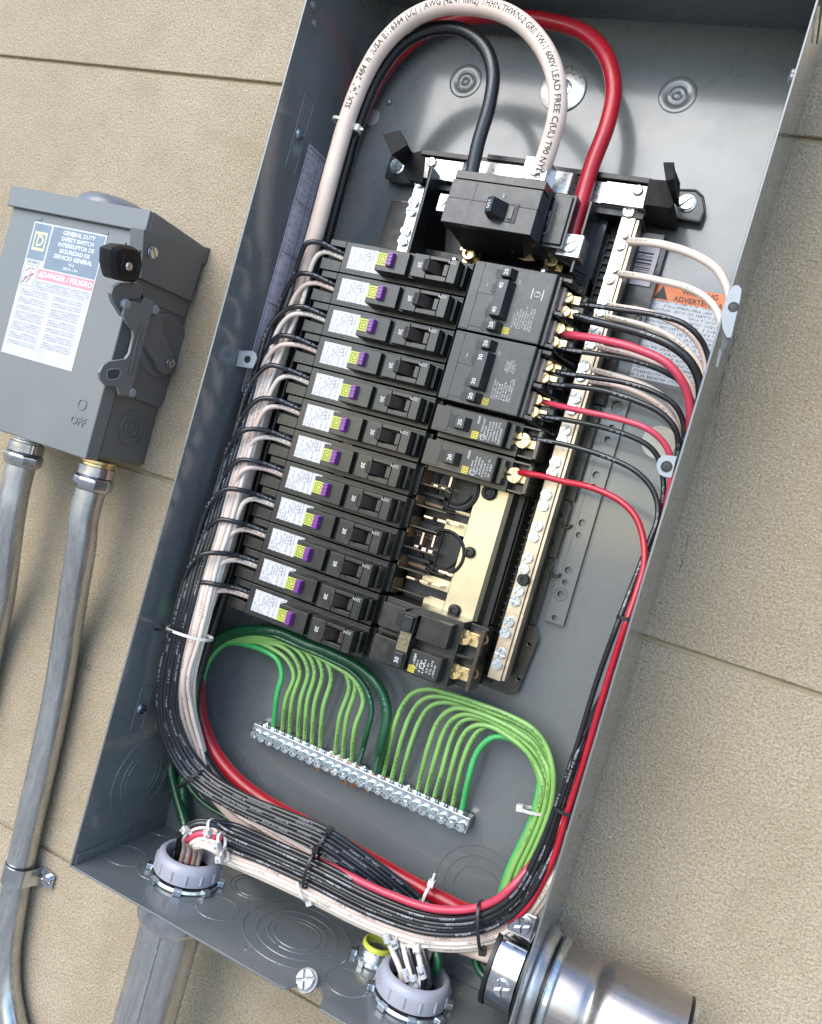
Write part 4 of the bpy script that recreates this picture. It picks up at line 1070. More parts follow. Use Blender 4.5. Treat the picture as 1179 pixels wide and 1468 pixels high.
def seen(i):
    z = at(*OUT[i])[1]
    return sum(1 for k in range(12) if ZC0-k*PITCH-30 > z)
def lo(i, off, dd):
    """point a given distance (mm) inside the outer edge of the left bundle"""
    a, b = Vector(at(*OUT[i])), Vector(at(*INN[i])); d = (b-a).normalized(); v = a+d*(off+2.2); v.z += dd
    if i < 11: v.x = max(v.x, 3.0)
    return v
for k in range(12):
    zc = ZC0-k*PITCH
    which = 'topmost' if k == 0 else 'bottom' if k == 11 else ORD[k]
    i0 = 0
    while i0 < 8 and at(*OUT[i0])[1] > zc-36: i0 += 1
    dd = (.8, -3.3, .2, -3.9)[k % 4]
    offb = lambda i: max(0, seen(i)-1-k)*1.42 if i < 9 else (11-k)*(1.42 if i < 11 else 1.8)
    L0 = lo(i0, offb(i0), dd); xl, dl = L0.x, L0.z
    jz, jd = rnd.uniform(-2.2, 2.2), rnd.uniform(-2.5, 3.5)
    p = [(57, zc+3.2, 54), (46, zc+4.6, 62), (37, zc+5.6+rnd.uniform(-.6, .6), max(68, dl-5)), (xl+(37-xl)*.50, zc+2.2+jz, max(70, dl)+jd), (xl+(37-xl)*.18, zc-9+jz*.6, max(dl, 66)+.5+jd*.5), (xl+.6, zc-22, max(dl, 64))]
    p += [lo(i, offb(i), dd+rnd.uniform(-.4, .4)) for i in range(i0, len(OUT))]
    p += [(266+k % 4*6, 62-2*(k//4), 46), (269+k % 4*6, 34, 41+k//4*4), (270+k % 4*6, -20, 41+k//4*4)]
    pts = spline([tuple(v) for v in p], 3.0); o = MB(); o.tube(pts, 2.15, 10); o = o.build('wire', WBLK, base=pts[0], smooth=80)
    tag(o, 'thin black wire arching out of the %s breaker of the left column' % which, 'wire', GB)
    dw = -1.5-(k//4)*3.6+(k % 2)*.7
    wob = rnd.uniform(0, 6)
    offw = lambda i: (seen(i)*1.35+.4+((11-k) % 4)*3.1 if i < 9 else 15.0+((11-k) % 4)*3.0)+.45*math.sin(i*1.7+wob)
    v0 = lo(i0, offw(i0), dw); xl, dl = v0.x, v0.z
    q = [(57, zc-1.0, 54), (47, zc+.8, 59+k*.3), (40, zc+.9, 62+k*.5), (xl+(40-xl)*.48, zc-3, max(dl, 63)), (xl+(40-xl)*.15, zc-12, max(dl, 62)), (xl+.4, zc-23, max(dl, 60))]
    q += [lo(i, offw(i), dw) for i in range(i0, 10)]
    tb = (k % 6)*.07
    for i, tt, dq in ((10, 1.02+.21*((11-k) % 4), -6), (11, .85+.14*((11-k) % 4), -12), (12, .45, -14), (13, .0, -12), (14, -.22, -10), (15, -.4, -8), (16, -.5, -4), (17, -.6, 0)):
        a, b = at(*OUT[i]), at(*INN[i]); v = Vector(a).lerp(Vector(b), tt-tb); v.z += dq+dw; q.append(v)
    q += [(264+k % 4*6, 58, 52), (267+k % 4*6, 30, 50-k//4*3), (268+k % 4*6, -20, 50-k//4*3)]
    pts = spline([tuple(v) for v in q], 3.0); o = MB(); o.tube(pts, 2.0, 10); o = o.build('wire', WPNK if k % 2 else WWHT, base=pts[0], smooth=80)
    tag(o, 'thin white wire tucked beside the black one at the %s breaker of the left column' % which, 'wire', GW)

# ================================================================== wires to the right side
IN2 = [(330, 1178, 66), (392, 1204, 70), (450, 1230, 70), (550, 1280, 70), (625, 1304, 72), (690, 1300, 74), (735, 1270, 78), (768, 1210, 80), (796, 1140, 84), (822, 1070, 88), (852, 975, 92), (886, 885, 96)]
OU2 = [(318, 1228, 66), (380, 1256, 68), (440, 1284, 66), (530, 1328, 66), (612, 1354, 66), (692, 1352, 68), (752, 1322, 72), (797, 1255, 76), (826, 1160, 80), (850, 1080, 84), (882, 968, 90), (906, 888, 96)]
def lane2(i, t, dd=0):
    a, b = at(*IN2[i]), at(*OU2[i]); p = Vector(a).lerp(Vector(b), t); p.z += dd; return tuple(p)
right_runs = [
 # colour, radius, lane t, dd, points (to the edge), description
 (WWHT, 3.0, 1.16, -6, [(898, 346, 34), (925, 347, 44), (957, 352, 54), (1000, 367, 60), (1031, 389, 62), (1047, 425, 62), (1052, 475, 60)], 'thickest white wire, leaving the pale screw bar beside the barcode sticker'),
 (WWHT, 2.5, 1.04, -2, [(883, 391, 34), (905, 394, 44), (942, 401, 56), (985, 412, 62), (1014, 428, 64), (1030, 450, 64), (1036, 490, 62)], 'white wire crossing in front of the orange warning heading'),
 (WBLK, 2.0, .14, -6, [(832, 436, 50), (850, 438, 56), (890, 444, 62), (942, 452, 66), (979, 463, 68), (1000, 480, 66), (1013, 502, 62), (1018, 540, 58)], 'uppermost thin black wire on the right, over the warning label'),
 (WPNK, 2.1, .80, 0, [(872, 437, 34), (890, 440, 42), (925, 446, 48), (965, 462, 52), (994, 483, 54), (1010, 512, 54), (1012, 550, 52)], 'printed white wire just under the uppermost black wire on the right'),
 (WBLK, 3.1, .26, -5, [(822, 452, 50), (840, 457, 58), (884, 468, 66), (927, 480, 72), (962, 495, 74), (987, 515, 72), (1001, 540, 68), (1004, 580, 62)], 'thickest black branch wire, above the thick red one on the right'),
 (WWHT, 2.1, .92, 0, [(864, 452, 36), (885, 457, 42), (919, 465, 46), (959, 481, 50), (988, 504, 52), (1006, 530, 50), (1008, 570, 48)], 'white wire running between the two upper black wires on the right'),
 (WPIN, 3.0, .02, -2, [(806, 478, 50), (824, 481, 60), (864, 487, 68), (913, 500, 74), (956, 520, 76), (976, 543, 74), (987, 568, 70), (990, 605, 64)], 'thick red wire from the upper four-toggle breaker'),
 (WPNK, 2.1, .86, -6, [(855, 496, 34), (870, 500, 40), (902, 507, 44), (942, 521, 46), (972, 533, 48), (992, 556, 48), (998, 595, 46)], 'printed white wire hugging the underside of the thick red wire'),
 (WBLK, 2.0, .34, 3, [(800, 498, 50), (818, 502, 56), (855, 507, 60), (913, 518, 62), (953, 533, 62), (979, 550, 60), (992, 575, 58), (994, 610, 54)], 'thin black wire just beneath the thick red wire'),
 (WWHT, 2.1, .98, -6, [(845, 529, 34), (862, 533, 40), (899, 543, 46), (936, 558, 50), (964, 581, 52), (977, 606, 50), (978, 645, 48)], 'plain white wire below the warning label on the right'),
 (WBLK, 2.0, .44, 2, [(793, 530, 50), (809, 535, 56), (850, 541, 62), (899, 549, 66), (936, 561, 68), (965, 578, 66), (979, 602, 62), (980, 640, 58)], 'thin black wire running with the plain white wire on the right'),
 (WPNK, 2.1, 1.10, -6, [(842, 546, 34), (858, 548, 40), (890, 554, 46), (927, 569, 50), (956, 590, 52), (972, 616, 52), (974, 655, 50)], 'lowest white wire on the right, with dark print'),
 (WBLK, 2.05, .54, 1, [(780, 547, 50), (795, 551, 56), (826, 554, 64), (870, 561, 70), (913, 575, 74), (948, 592, 74), (968, 614, 72), (973, 640, 68), (967, 672, 66)], 'black wire above the slim red one on the right'),
 (WPIN, 2.2, .70, -3, [(775, 575, 50), (794, 580, 60), (834, 589, 70), (889, 601, 76), (927, 614, 78), (949, 631, 76), (960, 650, 74), (962, 690, 70)], 'slim red wire from the lower four-toggle breaker, over the white disc'),
 (WBLK, 1.95, .62, 4, [(770, 594, 50), (786, 598, 56), (807, 601, 60), (862, 612, 64), (903, 625, 66), (930, 639, 66), (944, 656, 64), (951, 685, 62), (950, 720, 62)], 'black wire just below the slim red one, ending near the white disc'),
 (WBLK, 1.95, .20, 3, [(757, 627, 52), (780, 631, 58), (821, 640, 62), (875, 657, 66), (911, 675, 68), (933, 697, 68), (943, 722, 68), (942, 748, 70), (933, 772, 74)], 'lowest black wire on the right, from the narrow breaker'),
 (WRED, 2.3, .74, 3.5, [(744, 677, 56), (758, 679, 62), (780, 683, 66), (807, 690, 70), (848, 699, 76), (889, 718, 80), (911, 740, 82), (922, 770, 84), (924, 808, 88), (914, 845, 92)], 'lowest red wire, sweeping down the inside of the right edge'),
]
GR2 = 'branch wires fanning out on the right'
n_ = len(right_runs)
for i, (m, r, t, dd, pts, desc) in enumerate(right_runs):
    P = [at(*q) for q in pts]
    last = Vector(P[-1])
    visible = i >= 15
    jmax = 11 if visible else 9 if (m is WBLK and t < .5) else 6 if m is WPIN else 7
    if not visible:
        z = last.y; zj = Vector(lane2(jmax, t, dd)).y
        for zz in (420, 360, 300, 245, 205):
            if zz < z-22 and zz > zj+22: P.append((358.4-(i % 3)*2.6, zz, 9+i*2.7))
    for j in range(jmax, -1, -1):
        tt, d2 = t, dd
        if m is WPIN and r > 2.8 and j < 4: tt, d2 = (.45, .40, .22, .05)[j], (-13, -13, -11, -4)[j]
        elif m is WRED and j < 6: tt, d2 = .56, -9 if j < 5 else -4
        elif m is WPIN and r < 2.8 and j < 6: tt, d2 = .60, -9 if j < 5 else -5
        P.append(lane2(j, tt, d2))
    # over the top of the left bushing and down into it
    u = (.55 if r > 2.8 else .72) if (m is WPIN) else (t*.8 if m is WBLK else .35+.65*((t-.78)/.38))
    if m is WRED: u = .62
    u += rnd.uniform(-.05, .05)
    P.append(at(309+6*u, 1174+50*u, 68+6*u))
    P.append(at(282+12*u, 1173+40*u, 73+5*u))
    P.append(at(259+24*u, 1188+26*u, 73+4*u))
    mo = atz(247+44*u+rnd.uniform(-2, 2), 1211+9*u+(5 if i % 2 else -4), 18)
    mx, md = mo[0], mo[2]
    dx, dy = mx-69, md-58; rr = math.hypot(dx, dy); lim = 15.5
    if rr > lim: mx, md = 69+dx*lim/rr, 58+dy*lim/rr
    P += [(mx, 18, md), (mx, -18, md)]
    p2 = [Vector((min(v.x, BW-r-.25), v.y, v.z)) for v in spline(P, 3.2)]; o = MB(); o.tube(p2, r, 10); o = o.build('wire', m, base=p2[0], smooth=80); tag(o, desc, 'wire', GR2)
# ================================================================== ground bar and green wires
gb = tag(empty('ground_bar', (170, 118, 1)), 'silver ground bar lined with screws under the green wires', 'ground bar')
GX0, GX1 = at(366, 1048, 18)[0]-5, at(661, 1184, 18)[0]+5
gz = (at(366, 1048, 18)[1]+at(661, 1184, 18)[1])/2
mb = MB(); mb.box(GX0, GX1, gz-7, gz+6, 3.5, 15); mb.build('bar', ZINC, gb, bev=.5)
NG = 25; GP = (GX1-GX0-10)/(NG-1)
GS = mesh_only(MB().lathe((0, 0, 0), (0, 0, 1), [(4.1, -1), (4.1, 2.6), (3.6, 3.3), (2.3, 3.3), (1.9, 1.4), (.01, 1.2)], 20).box(-1.5, 1.5, -.45, .45, 1.2, 2.9), 'screw', ZINC)
for i in range(NG):
    inst('screw', GS, gb, (GX0+5+i*GP, gz-2.4, 15.2+(.9 if i % 3 else 0)), random.uniform(0, 90))
TH = mesh_only(MB().lathe((0, 0, 0), (0, 1, 0), [(2.3, 0), (3.9, 0), (3.9, 1.5), (3.4, 2.2), (2.5, 1.4), (2.3, 0)], 16), 'hole_collar', ZINC)
for i in range(NG-1):
    inst('hole_collar', TH, gb, (GX0+5+(i+.5)*GP, gz+5.9, 9.5))
def strands(mb, c, n, L, dirn):
    for k in range(n):
        a = random.uniform(-1, 1); b_ = random.uniform(-1, 1)
        mb.tube([(c[0]+a*2, c[1], c[2]+b_*1.5), (c[0]+a*2.6+random.uniform(-.8, .8), c[1]+dirn*L*random.uniform(.7, 1), c[2]+b_*2)], .42, 5)
mb = MB()
for px in ((492, 1118), (505, 1124), (523, 1130), (452, 1098)): 
    c = at(px[0], px[1], 15); strands(mb, (c[0], gz-6.4, 11), 9, 6, -1)
mb.build('bare_copper_ends', COPPER, gb)
GG = 'green ground wires'
def z1(x, y): return (180+.33927*x, 820+.33927*y)
def z2(x, y): return (520+.30534*x, 900+.30534*y)
def gwire(pts, r, m, label, ds):
    n = len(pts); P = []
    for i, (x, y) in enumerate(pts): P.append(at(x, y, ds[min(i, len(ds)-1)] if isinstance(ds, list) else ds))
    e = Vector(P[0])
    P = [(e.x-.3, gz+8.4, 9.8)] + P[1:]
    pts_ = spline(P, 3); mb = MB(); mb.tube(pts_, r, 10)
    o = mb.build('ground_wire', m, base=pts_[0], smooth=80); tag(o, label, 'ground wire', GG)
    c = MB(); c.tube([(e.x-.3, gz+3.5, 9.5), (e.x-.3, gz+8.5, 9.8)], r*1.0, 8); c.build('bare_end', COPPER, o)
    return o
leftg = [  # end x/y, shoulder, material, radius
 ((612, 640), (655, 430), WGRB, 2.4), ((650, 655), (712, 440), WGRN, 2.0), ((680, 670), (738, 425), WGRN, 2.0), ((715, 690), (772, 420), WGRN, 2.0),
 ((745, 700), (800, 420), WGRN, 2.0), ((775, 715), (832, 425), WGRN, 2.0), ((808, 738), (870, 440), WGRN, 2.1), ((873, 765), (946, 480), WGRN, 2.0),
 ((905, 778), (972, 480), WGRN, 2.0), ((943, 795), (1005, 540), WGRN, 2.1), ((973, 808), (1038, 560), WGRD, 2.4), ((1048, 845), (1108, 590), WGRD, 4.3)]
desc = ['bright green ground wire, first on the left of the bar', 'second green wire from the left end of the bar', 'third green wire from the left end of the bar', 'fourth green wire from the left end of the bar',
        'fifth green wire from the left end of the bar', 'sixth green wire from the left end of the bar', 'seventh green wire from the left, last before the gap', 'first green wire after the gap in the left group',
        'second green wire after the gap in the left group', 'pale printed green wire beside the dark ones', 'slim dark green wire beside the thick dark one', 'thickest dark green ground wire near the middle of the bar']
for k, ((ex, ey), (sx, sy), m, r) in enumerate(leftg):
    c = k/11.
    kx = sx-18-14*c; ky = sy-62-22*c
    crest = [(sx-72-60*c, sy-118-50*c)]
    if k == 0: pts = [(612, 640), (640, 520), (660, 430), (642, 372), (590, 335), (500, 306), (430, 303), (368, 355), (333, 430), (325, 500)]
    elif k == 11: pts = [(1048, 845), (1085, 720), (1105, 590), (1080, 500), (1010, 420), (900, 355), (760, 300), (640, 250), (530, 243), (430, 262), (360, 315), (325, 400)]
    elif k == 10: pts = [(973, 808), (1020, 680), (1040, 590), (1020, 500), (960, 425), (860, 370), (740, 318), (620, 268), (530, 258), (430, 282), (362, 335), (330, 410)]
    else:
        y0 = 300-5.0*k
        pts = [(ex, ey), (ex*.45+sx*.55-6, ey*.45+sy*.55), (sx, sy), (kx-5, ky), (sx-75-32*c, sy-105-32*c), (560+3*k, y0+4), (490, y0-2), (425, y0+6), (362+k, y0+60), (334, 430)]
    q = [z1(*p) for p in pts]
    n0 = len(q)
    q += [(286, 1000), (272, 1060), (262, 1120), (268, 1190)]
    ds = [18]+[20+k*.6]*(n0-2)+[18, 14, 10, 9+k*.5, 8+k*.6]
    gwire(q, r, m, desc[k], ds)
rightg = [
 [(85, 690), (150, 460), (185, 370), (235, 308), (310, 288), (400, 308), (560, 362), (700, 418), (800, 475), (862, 555)],
 [(125, 705), (190, 500), (232, 398), (285, 336), (350, 322), (450, 342), (590, 392), (720, 445), (812, 500), (858, 570)],
 [(165, 730), (225, 550), (272, 430), (320, 368), (385, 350), (470, 368), (600, 412), (725, 468), (805, 525), (850, 590)],
 [(245, 770), (308, 560), (348, 452), (395, 395), (450, 377), (540, 398), (640, 440), (735, 492), (805, 548), (842, 610)],
 [(285, 785), (342, 610), (385, 482), (430, 424), (485, 406), (570, 425), (660, 470), (740, 520), (800, 575), (835, 630)],
 [(325, 800), (372, 675), (418, 515), (460, 445), (512, 426), (590, 442), (680, 490), (745, 538), (795, 590), (830, 645)],
 [(368, 825), (428, 625), (458, 532), (500, 474), (552, 456), (620, 472), (690, 515), (750, 560), (792, 610), (824, 665)],
 [(410, 845), (468, 635), (508, 535), (548, 482), (600, 462), (670, 486), (725, 530), (765, 575), (798, 625), (822, 680)],
 [(455, 865), (500, 700), (530, 602), (568, 545), (622, 512), (690, 520), (745, 556), (790, 605), (815, 660), (832, 715)]]
rd = ['leftmost arch of the right-hand green group, next to the thick dark wire', 'second arch from the left in the right-hand green group', 'third arch from the left in the right-hand green group', 'fourth arch of the right-hand green group, just after the gap',
      'fifth arch from the left in the right-hand green group', 'sixth arch from the left in the right-hand green group', 'seventh arch from the left in the right-hand green group', 'eighth arch, just left of the bright green wire',
      'bright green ground wire at the right end of the bar, innermost arch']
for k, pts in enumerate(rightg):
    j = 8-k
    q = [z2(*p) for p in pts]; n0 = len(q); ly = pts[-1][1]
    q += [z2(*p) for p in ((893-7.0*k, 662+3*k), (897-8.2*k, 745), (880-9.0*k, 850), (850-9*k, 940), (812-9.5*k, 1030), (760-9.5*k, 1140)) if p[1] > ly+45]
    q += [(736-2.5*k, 1290), (722-2*k, 1335)]
    ds = [18]+[19+(j % 3)*2.6]*(n0-1)+[20+(j % 3)*3.4]*6+[20, 16]
    gwire(q, 2.5 if k == 8 else 2.05, WGRB if k == 8 else WGRN, rd[k], ds)
# extra green cable behind the left corner and by the side fitting
for pts, r, lab in (([(243, 1075, 16), (246, 1110, 16), (254, 1145, 20), (266, 1185, 26), (272, 1215, 30), ('p', 66, -10, 44)], 4.2, 'thick dark green cable dropping behind the left bundle into the grey bushing'),
                    ([(258, 1105, 18), (285, 1145, 18), (325, 1172, 16), (380, 1200, 14), (470, 1250, 12), (560, 1300, 12)], 2.2, 'slim dark green wire passing behind the white wires at lower left'),
                    ([(704, 1335, 34), (688, 1352, 36), (682, 1378, 38), (694, 1400, 40), (716, 1412, 46), ('p', 345, 48, 56)], 3.0, 'dark green wire looping into the big fitting of the right side'),
                    ([(614, 1330, 44), (624, 1352, 52), (628, 1385, 56), ('p', 291, 20, 50), ('p', 291, -20, 52)], 3.2, 'dark green wire standing in the right-hand grey bushing')):
    o, _ = wire(pts, r, WGRD, lab, GG, 'ground_wire')
    o['category'] = 'ground wire'

# ================================================================== strands dropping into the right bushing, with number sleeves
GS_ = 'short strands dropping into the right-hand grey bushing'
for i, (x0, y0, x1, y1, m, lab) in enumerate(((553, 1338, 576, 1400, WWHT, 'leftmost white strand with a ringed number at its top'), (566, 1342, 583, 1398, WBLK, 'slim black strand with no sleeve at its foot, second from the left'),
        (573, 1345, 590, 1404, WWHT, 'short white strand left of the sleeve numbered 17'), (582, 1346, 597, 1408, WBLK, 'black strand left of centre, ending in the sleeve that reads 17'), (591, 1348, 607, 1412, WBLK, 'middle black strand, its sleeve 5 hanging lowest in the mouth'),
        (597, 1350, 604, 1400, WWHT, 'white strand behind the nylon tie'), (603, 1346, 616, 1402, WBLK, 'rightmost black strand next to the dark green wire, sleeve 3'))):
    p = [at(x0-6, y0-18, 50), at(x0, y0, 60), at((x0+x1)/2+1, (y0+y1)/2, 66), at(x1, y1, 66)]
    e = Vector(p[-1]); p.append((e.x+1, e.y-30, e.z-2))
    wire(p, 2.3, m, lab, GS_, 'strand', smooth=False) if False else None
    sp_ = spline(p, 3); o = MB().tube(sp_, 2.3, 10).build('strand', m, base=sp_[0], smooth=80); tag(o, lab, 'wire', GS_)
def sleeve(px, py, txt, lab, r=3.1, L=9, up=(0, 0, 0)):
    c = at(px, py, 68.5); a = at(px-3, py-10, 68.7)
    ax = (Vector(a)-Vector(c)).normalized()
    mb = MB(); mb.lathe(tuple(Vector(c)-ax*L/2), tuple(ax), [(r-.4, 0), (r, .3), (r, L-.3), (r-.4, L)], 18)
    o = mb.build('number_sleeve', PALEINK, base=c); tag(o, lab, 'wire marker', 'white number sleeves on the strands')
    mb = MB(); t = MB().text(txt, 5.2, Matrix.Identity(4), off=.03, ext=0)
    vd = Vector((.2, .1, 1)); vd = (vd-ax*vd.dot(ax)).normalized(); sd = ax.cross(vd)
    C_ = Vector(c)
    mb.v = [C_+(-ax)*v.x+(vd*math.cos(-v.y/r)+sd*math.sin(-v.y/r))*(r+.08) if False else C_+ax*(-v.x)+(vd*math.cos(v.y/r)-sd*math.sin(v.y/r)*-1)*(r+.08) for v in t.v]; mb.f = t.f
    mb.build('number', BLACKINK, o)
sleeve(582, 1398, '17', 'lower white sleeve reading 17, leftmost of three in the bushing mouth')
sleeve(594, 1407, '5', 'lower white sleeve reading 5, the middle and lowest of the three')
sleeve(605, 1394, '3', 'small white sleeve reading 3, beside the dark green wire')
sleeve(555, 1346, '1', 'upper white sleeve numbered 1, high on the leftmost strand', L=6, r=2.9); sleeve(566, 1354, '5', 'upper white sleeve, second strand from the left', L=6, r=2.9)

# ================================================================== cable ties
def tie(px, py, d, across, hw, hd, m, lab, head=None, wdt=2.4, grp='cable ties', tail=0):
    """band round a bundle: across = pixel vector over the bundle; hw, hd half sizes in mm"""
    c = Vector(at(px, py, d)); a2 = Vector(at(px+across[0], py+across[1], d)); X = (a2-c).normalized(); Z = Vector((0, 0, 1)); Tn = X.cross(Z).normalized()
    mb = MB(); n = 36; vs = []; fs = []
    for i in range(n):
        a = 2*math.pi*i/n; cx, cz = math.cos(a), math.sin(a)
        k = 1/((abs(cx)**2.6+abs(cz)**2.6)**(1/2.6))
        for r_, t_ in ((0, -wdt/2), (1.1, -wdt/2), (1.1, wdt/2), (0, wdt/2)):
            vs.append(c+X*(cx*k*(hw+r_))+Z*(cz*k*(hd+r_))+Tn*t_)
    for i in range(n):
        j = (i+1) % n
        for q in range(4): fs.append((i*4+q, j*4+q, j*4+(q+1) % 4, i*4+(q+1) % 4))
    mb.add(vs, fs)
    if head is not None:
        a = math.radians(head); p = c+X*((hw+1.5)*math.cos(a))+Z*((hd+1.5)*math.sin(a))
        F = rmat(p, X*math.cos(a)+Z*math.sin(a), Tn, (X*math.cos(a)+Z*math.sin(a)).cross(Tn)); old = mb.M; mb.M = F
        mb.box(-1.5, 3.6, -2.5, 2.5, -2.6, 2.6)
        if tail: mb.box(3.4, 3.4+tail, -.9, .9, -.5, .5)
        mb.M = old
    o = mb.build('cable_tie', m, base=c, bev=.2); tag(o, lab, 'cable tie', grp); return o
tie(497, 180, 68, (25, 8), 10, 12, NYL, 'whitish cable tie around the fat white and black cables at upper left', 10, tail=4)
tie(272, 908, 84, (30, 10), 20, 11, NYL, 'pale cable tie round the left bundle, below the last breaker', None)
tie(243, 903, 88, (18, 3), 12.0, 8, NYLB, 'black cable tie on the black wires of the left bundle, beside the pale one', None, 2)
tie(276, 1116, 57, (18, -12), 14, 9, NYLB, 'black cable tie where the left bundle rounds the lower left corner', 0)
tie(462, 1213, 59, (7, -14), 12, 8.5, NYLB, 'black cable tie, upper of the two on the bottom bundle', 0)
tie(446, 1247, 69, (4, -15), 14, 8.5, NYLB, 'black cable tie, lower of the two on the bottom bundle', 0)
tie(691, 1326, 71, (1, 20), 15.5, 9, NYLB, 'black cable tie at the lower right corner of the bundle', 5)
tie(813, 1162, 82, (14, 6), 8.5, 8, NYLB, 'black cable tie low on the right-hand bundle', None)
tie(898, 886, 96, (10, 2), 5, 6, NYLB, 'small black cable tie halfway down the right-hand bundle', None)
tie(768, 1163, 22, (14, 3), 9.5, 6.5, NYL, 'pale nylon tie round the light green wires', 180)
tie(612, 1287, 34, (-4, 12), 9.5, 9, NYL, 'pale nylon tie round the fat red cable at the bottom', 180, tail=6)
tie(604, 1352, 60, (14, 0), 12, 6, NYL, 'whitish tie on the short strands above the right-hand bushing', 90)
for (px, py, d, ac, hw, hd, hdg, lab) in ((304, 1186, 71, (2, 14), 5.6, 4.6, 70, 'whitish tie on the black wires above the left bushing'), (318, 1206, 75, (1, 14), 6, 4.6, 80, 'whitish tie with upright head above the left bushing, in the middle'),
        (322, 1228, 75, (1, 14), 5.0, 4.5, 90, 'whitish tie, lowest of those beside the left bushing'), (276, 1190, 73, (10, 10), 5, 4.6, 110, 'whitish tie at the very left above the bushing')):
    tie(px, py, d, ac, hw, hd, NYL, lab, hdg, 2.6, 'nylon ties bunched above the left bushing', 3)
tie(437, 1272, 64, (4, 12), 9, 8, NYL, 'whitish tie on the white wires of the bottom bundle', 0)

# ================================================================== bushings and conduits below
def bushing(cx, cd, R, label, h=16):
    r = tag(empty('grey_bushing', (cx, 0, cd)), label, 'conduit bushing', 'grey plastic bushings in the bottom of the box')
    mb = MB(); mb.lathe((cx, 6, cd), (0, 1, 0), [(R-6.5, 1), (R, 0), (R, h*.55), (R-1.2, h*.86), (R-3.4, h), (R-6, h), (R-6.8, h-1.4), (R-7, h-7), (R-7, 1)], 64)
    mb.build('collar', PVC, r, smooth=50)
    mb = MB()
    for k in range(14):
        a = 2*math.pi*k/14+.1; mb.tube([(cx+(R+.1)*math.cos(a), 8.5, cd+(R+.1)*math.sin(a)), (cx+(R-.2)*math.cos(a), 6+h*.62, cd+(R-.2)*math.sin(a))], 1.1, 8)
    mb.build('grip_ribs', PVC, r)
    mb = MB(); mb.lathe((cx, .3, cd), (0, 1, 0), [(R-6, 0), (R+1.2, 0), (R+2, .8), (R+1.2, 3.6), (R-6, 3.8)], 48)
    for k in range(8):
        a = 2*math.pi*k/8+.35; mb.M = frame((cx+(R+1.8)*math.cos(a), .3, cd+(R+1.8)*math.sin(a)), (0, 1, 0)) @ Matrix.Rotation(-a if False else 0, 4, 'Z')
        mb.M = Matrix.Translation(Vector((cx, .3, cd))) @ Matrix.Rotation(-a, 4, 'Y') @ Matrix.Identity(4)
        mb.box(R-1, R+5.2, 0, 4.8, -3.4, 3.4, 0, 0); mb.M = None
    mb.build('locknut', ZINC, r, bev=.5)
    MB().lathe((cx, -4, cd), (0, 1, 0), [(.01, 0), (R-8, 0), (R-8, 1)], 32).build('throat', DEEP, r)
    return r
B1 = bushing(69, 58, 28, 'grey plastic bushing at lower left with the wires bending out of it')
B2 = bushing(281, 57, 28, 'grey plastic bushing at lower right with numbered strands standing in it')
yb = tag(empty('yellow_throated_fitting', (240, 0, 33)), 'small zinc fitting with a yellow throat between the knockouts and right-hand bushing', 'conduit fitting')
mb = MB(); mb.lathe((240, .2, 33), (0, 1, 0), [(9, 0), (16.5, 0), (17, .8), (16.4, 4), (13.5, 4.2), (13.5, 5), (13.8, 5.6), (13.2, 6.4), (13.8, 7.2), (13.2, 8), (13.6, 8.8), (13, 9.6), (13, 11), (11, 11)], 40)
for k in range(7):
    a = 2*math.pi*k/7; mb.M = Matrix.Translation(Vector((240, .2, 33))) @ Matrix.Rotation(-a, 4, 'Y'); mb.box(15.4, 19.5, 0, 4.6, -2.2, 2.2); mb.M = None
mb.build('locknut', ZINC, yb, smooth=35)
MB().lathe((240, 10.5, 33), (0, 1, 0), [(12.8, 0), (13, 2.6), (12.2, 4), (11, 4.2), (10.2, 3), (10, -6), (.01, -6)], 40).build('throat', YEL, yb, smooth=60)
def conduit(pts, r, name, label, group=None, step=6, m=None):
    p = spline(pts, step); mb = MB(); mb.tube(p, r, 36); o = mb.build(name, m or EMT, base=p[0], smooth=80); tag(o, label, 'conduit', group); return o
def emt():
    t = NT('weathered galvanised conduit'); g = t.geo()
    mp = t.n('ShaderNodeMapping'); mp.inputs['Scale'].default_value = (1, 1, .12); t.l(g, mp.inputs[0])
    st = t.noise(mp.outputs[0], 220, 5, .7); bl = t.noise(g, 26, 6, .7)
    c = t.mix(t.ramp(st, (.3, 0.), (.7, 1.)), (.38, .385, .39), (.60, .60, .585))
    c = t.mix(t.ramp(bl, (.52, 0.), (.72, .55)), c, (.24, .25, .28))
    c = t.mix(t.ramp(t.noise(g, 600, 4, .7), (.64, 0.), (.70, .6)), c, (.08, .08, .09))
    t.setb(Base_Color=c, Metallic=.92, Roughness=t.ramp(bl, (.3, .20), (.75, .38)))
    t.bump(t.noise(mp.outputs[0], 500, 3), .12, .0003); return t.m
EMT = emt()
GC = 'metal conduits on the wall'
p1 = conduit([(69, -8, 58), (69, -60, 58), (68, -200, 57), (67, -420, 56)], 26.0, 'large_conduit', 'large metal conduit leaving the underside of the panel box below the left bushing', GC)
mb = MB(); mb.tube([(76, -38, 83.3), (76, -200, 82.3), (75, -420, 81.3)], 1.0, 8); mb.build('weld_seam', DULL, p1)
mb = MB(); mb.lathe((69, -2.2, 58), (0, -1, 0), [(29, 0), (29.5, 1), (29.5, 18), (31.5, 20), (32, 27), (31, 33), (28.5, 37), (26.3, 38)], 48); mb.build('conduit_hub', CHROME, p1, smooth=30)
p3 = conduit([(281, -8, 57), (281, -60, 57), (281, -300, 57)], 26.0, 'large_conduit', 'metal conduit under the right-hand bushing, below the picture edge', GC)
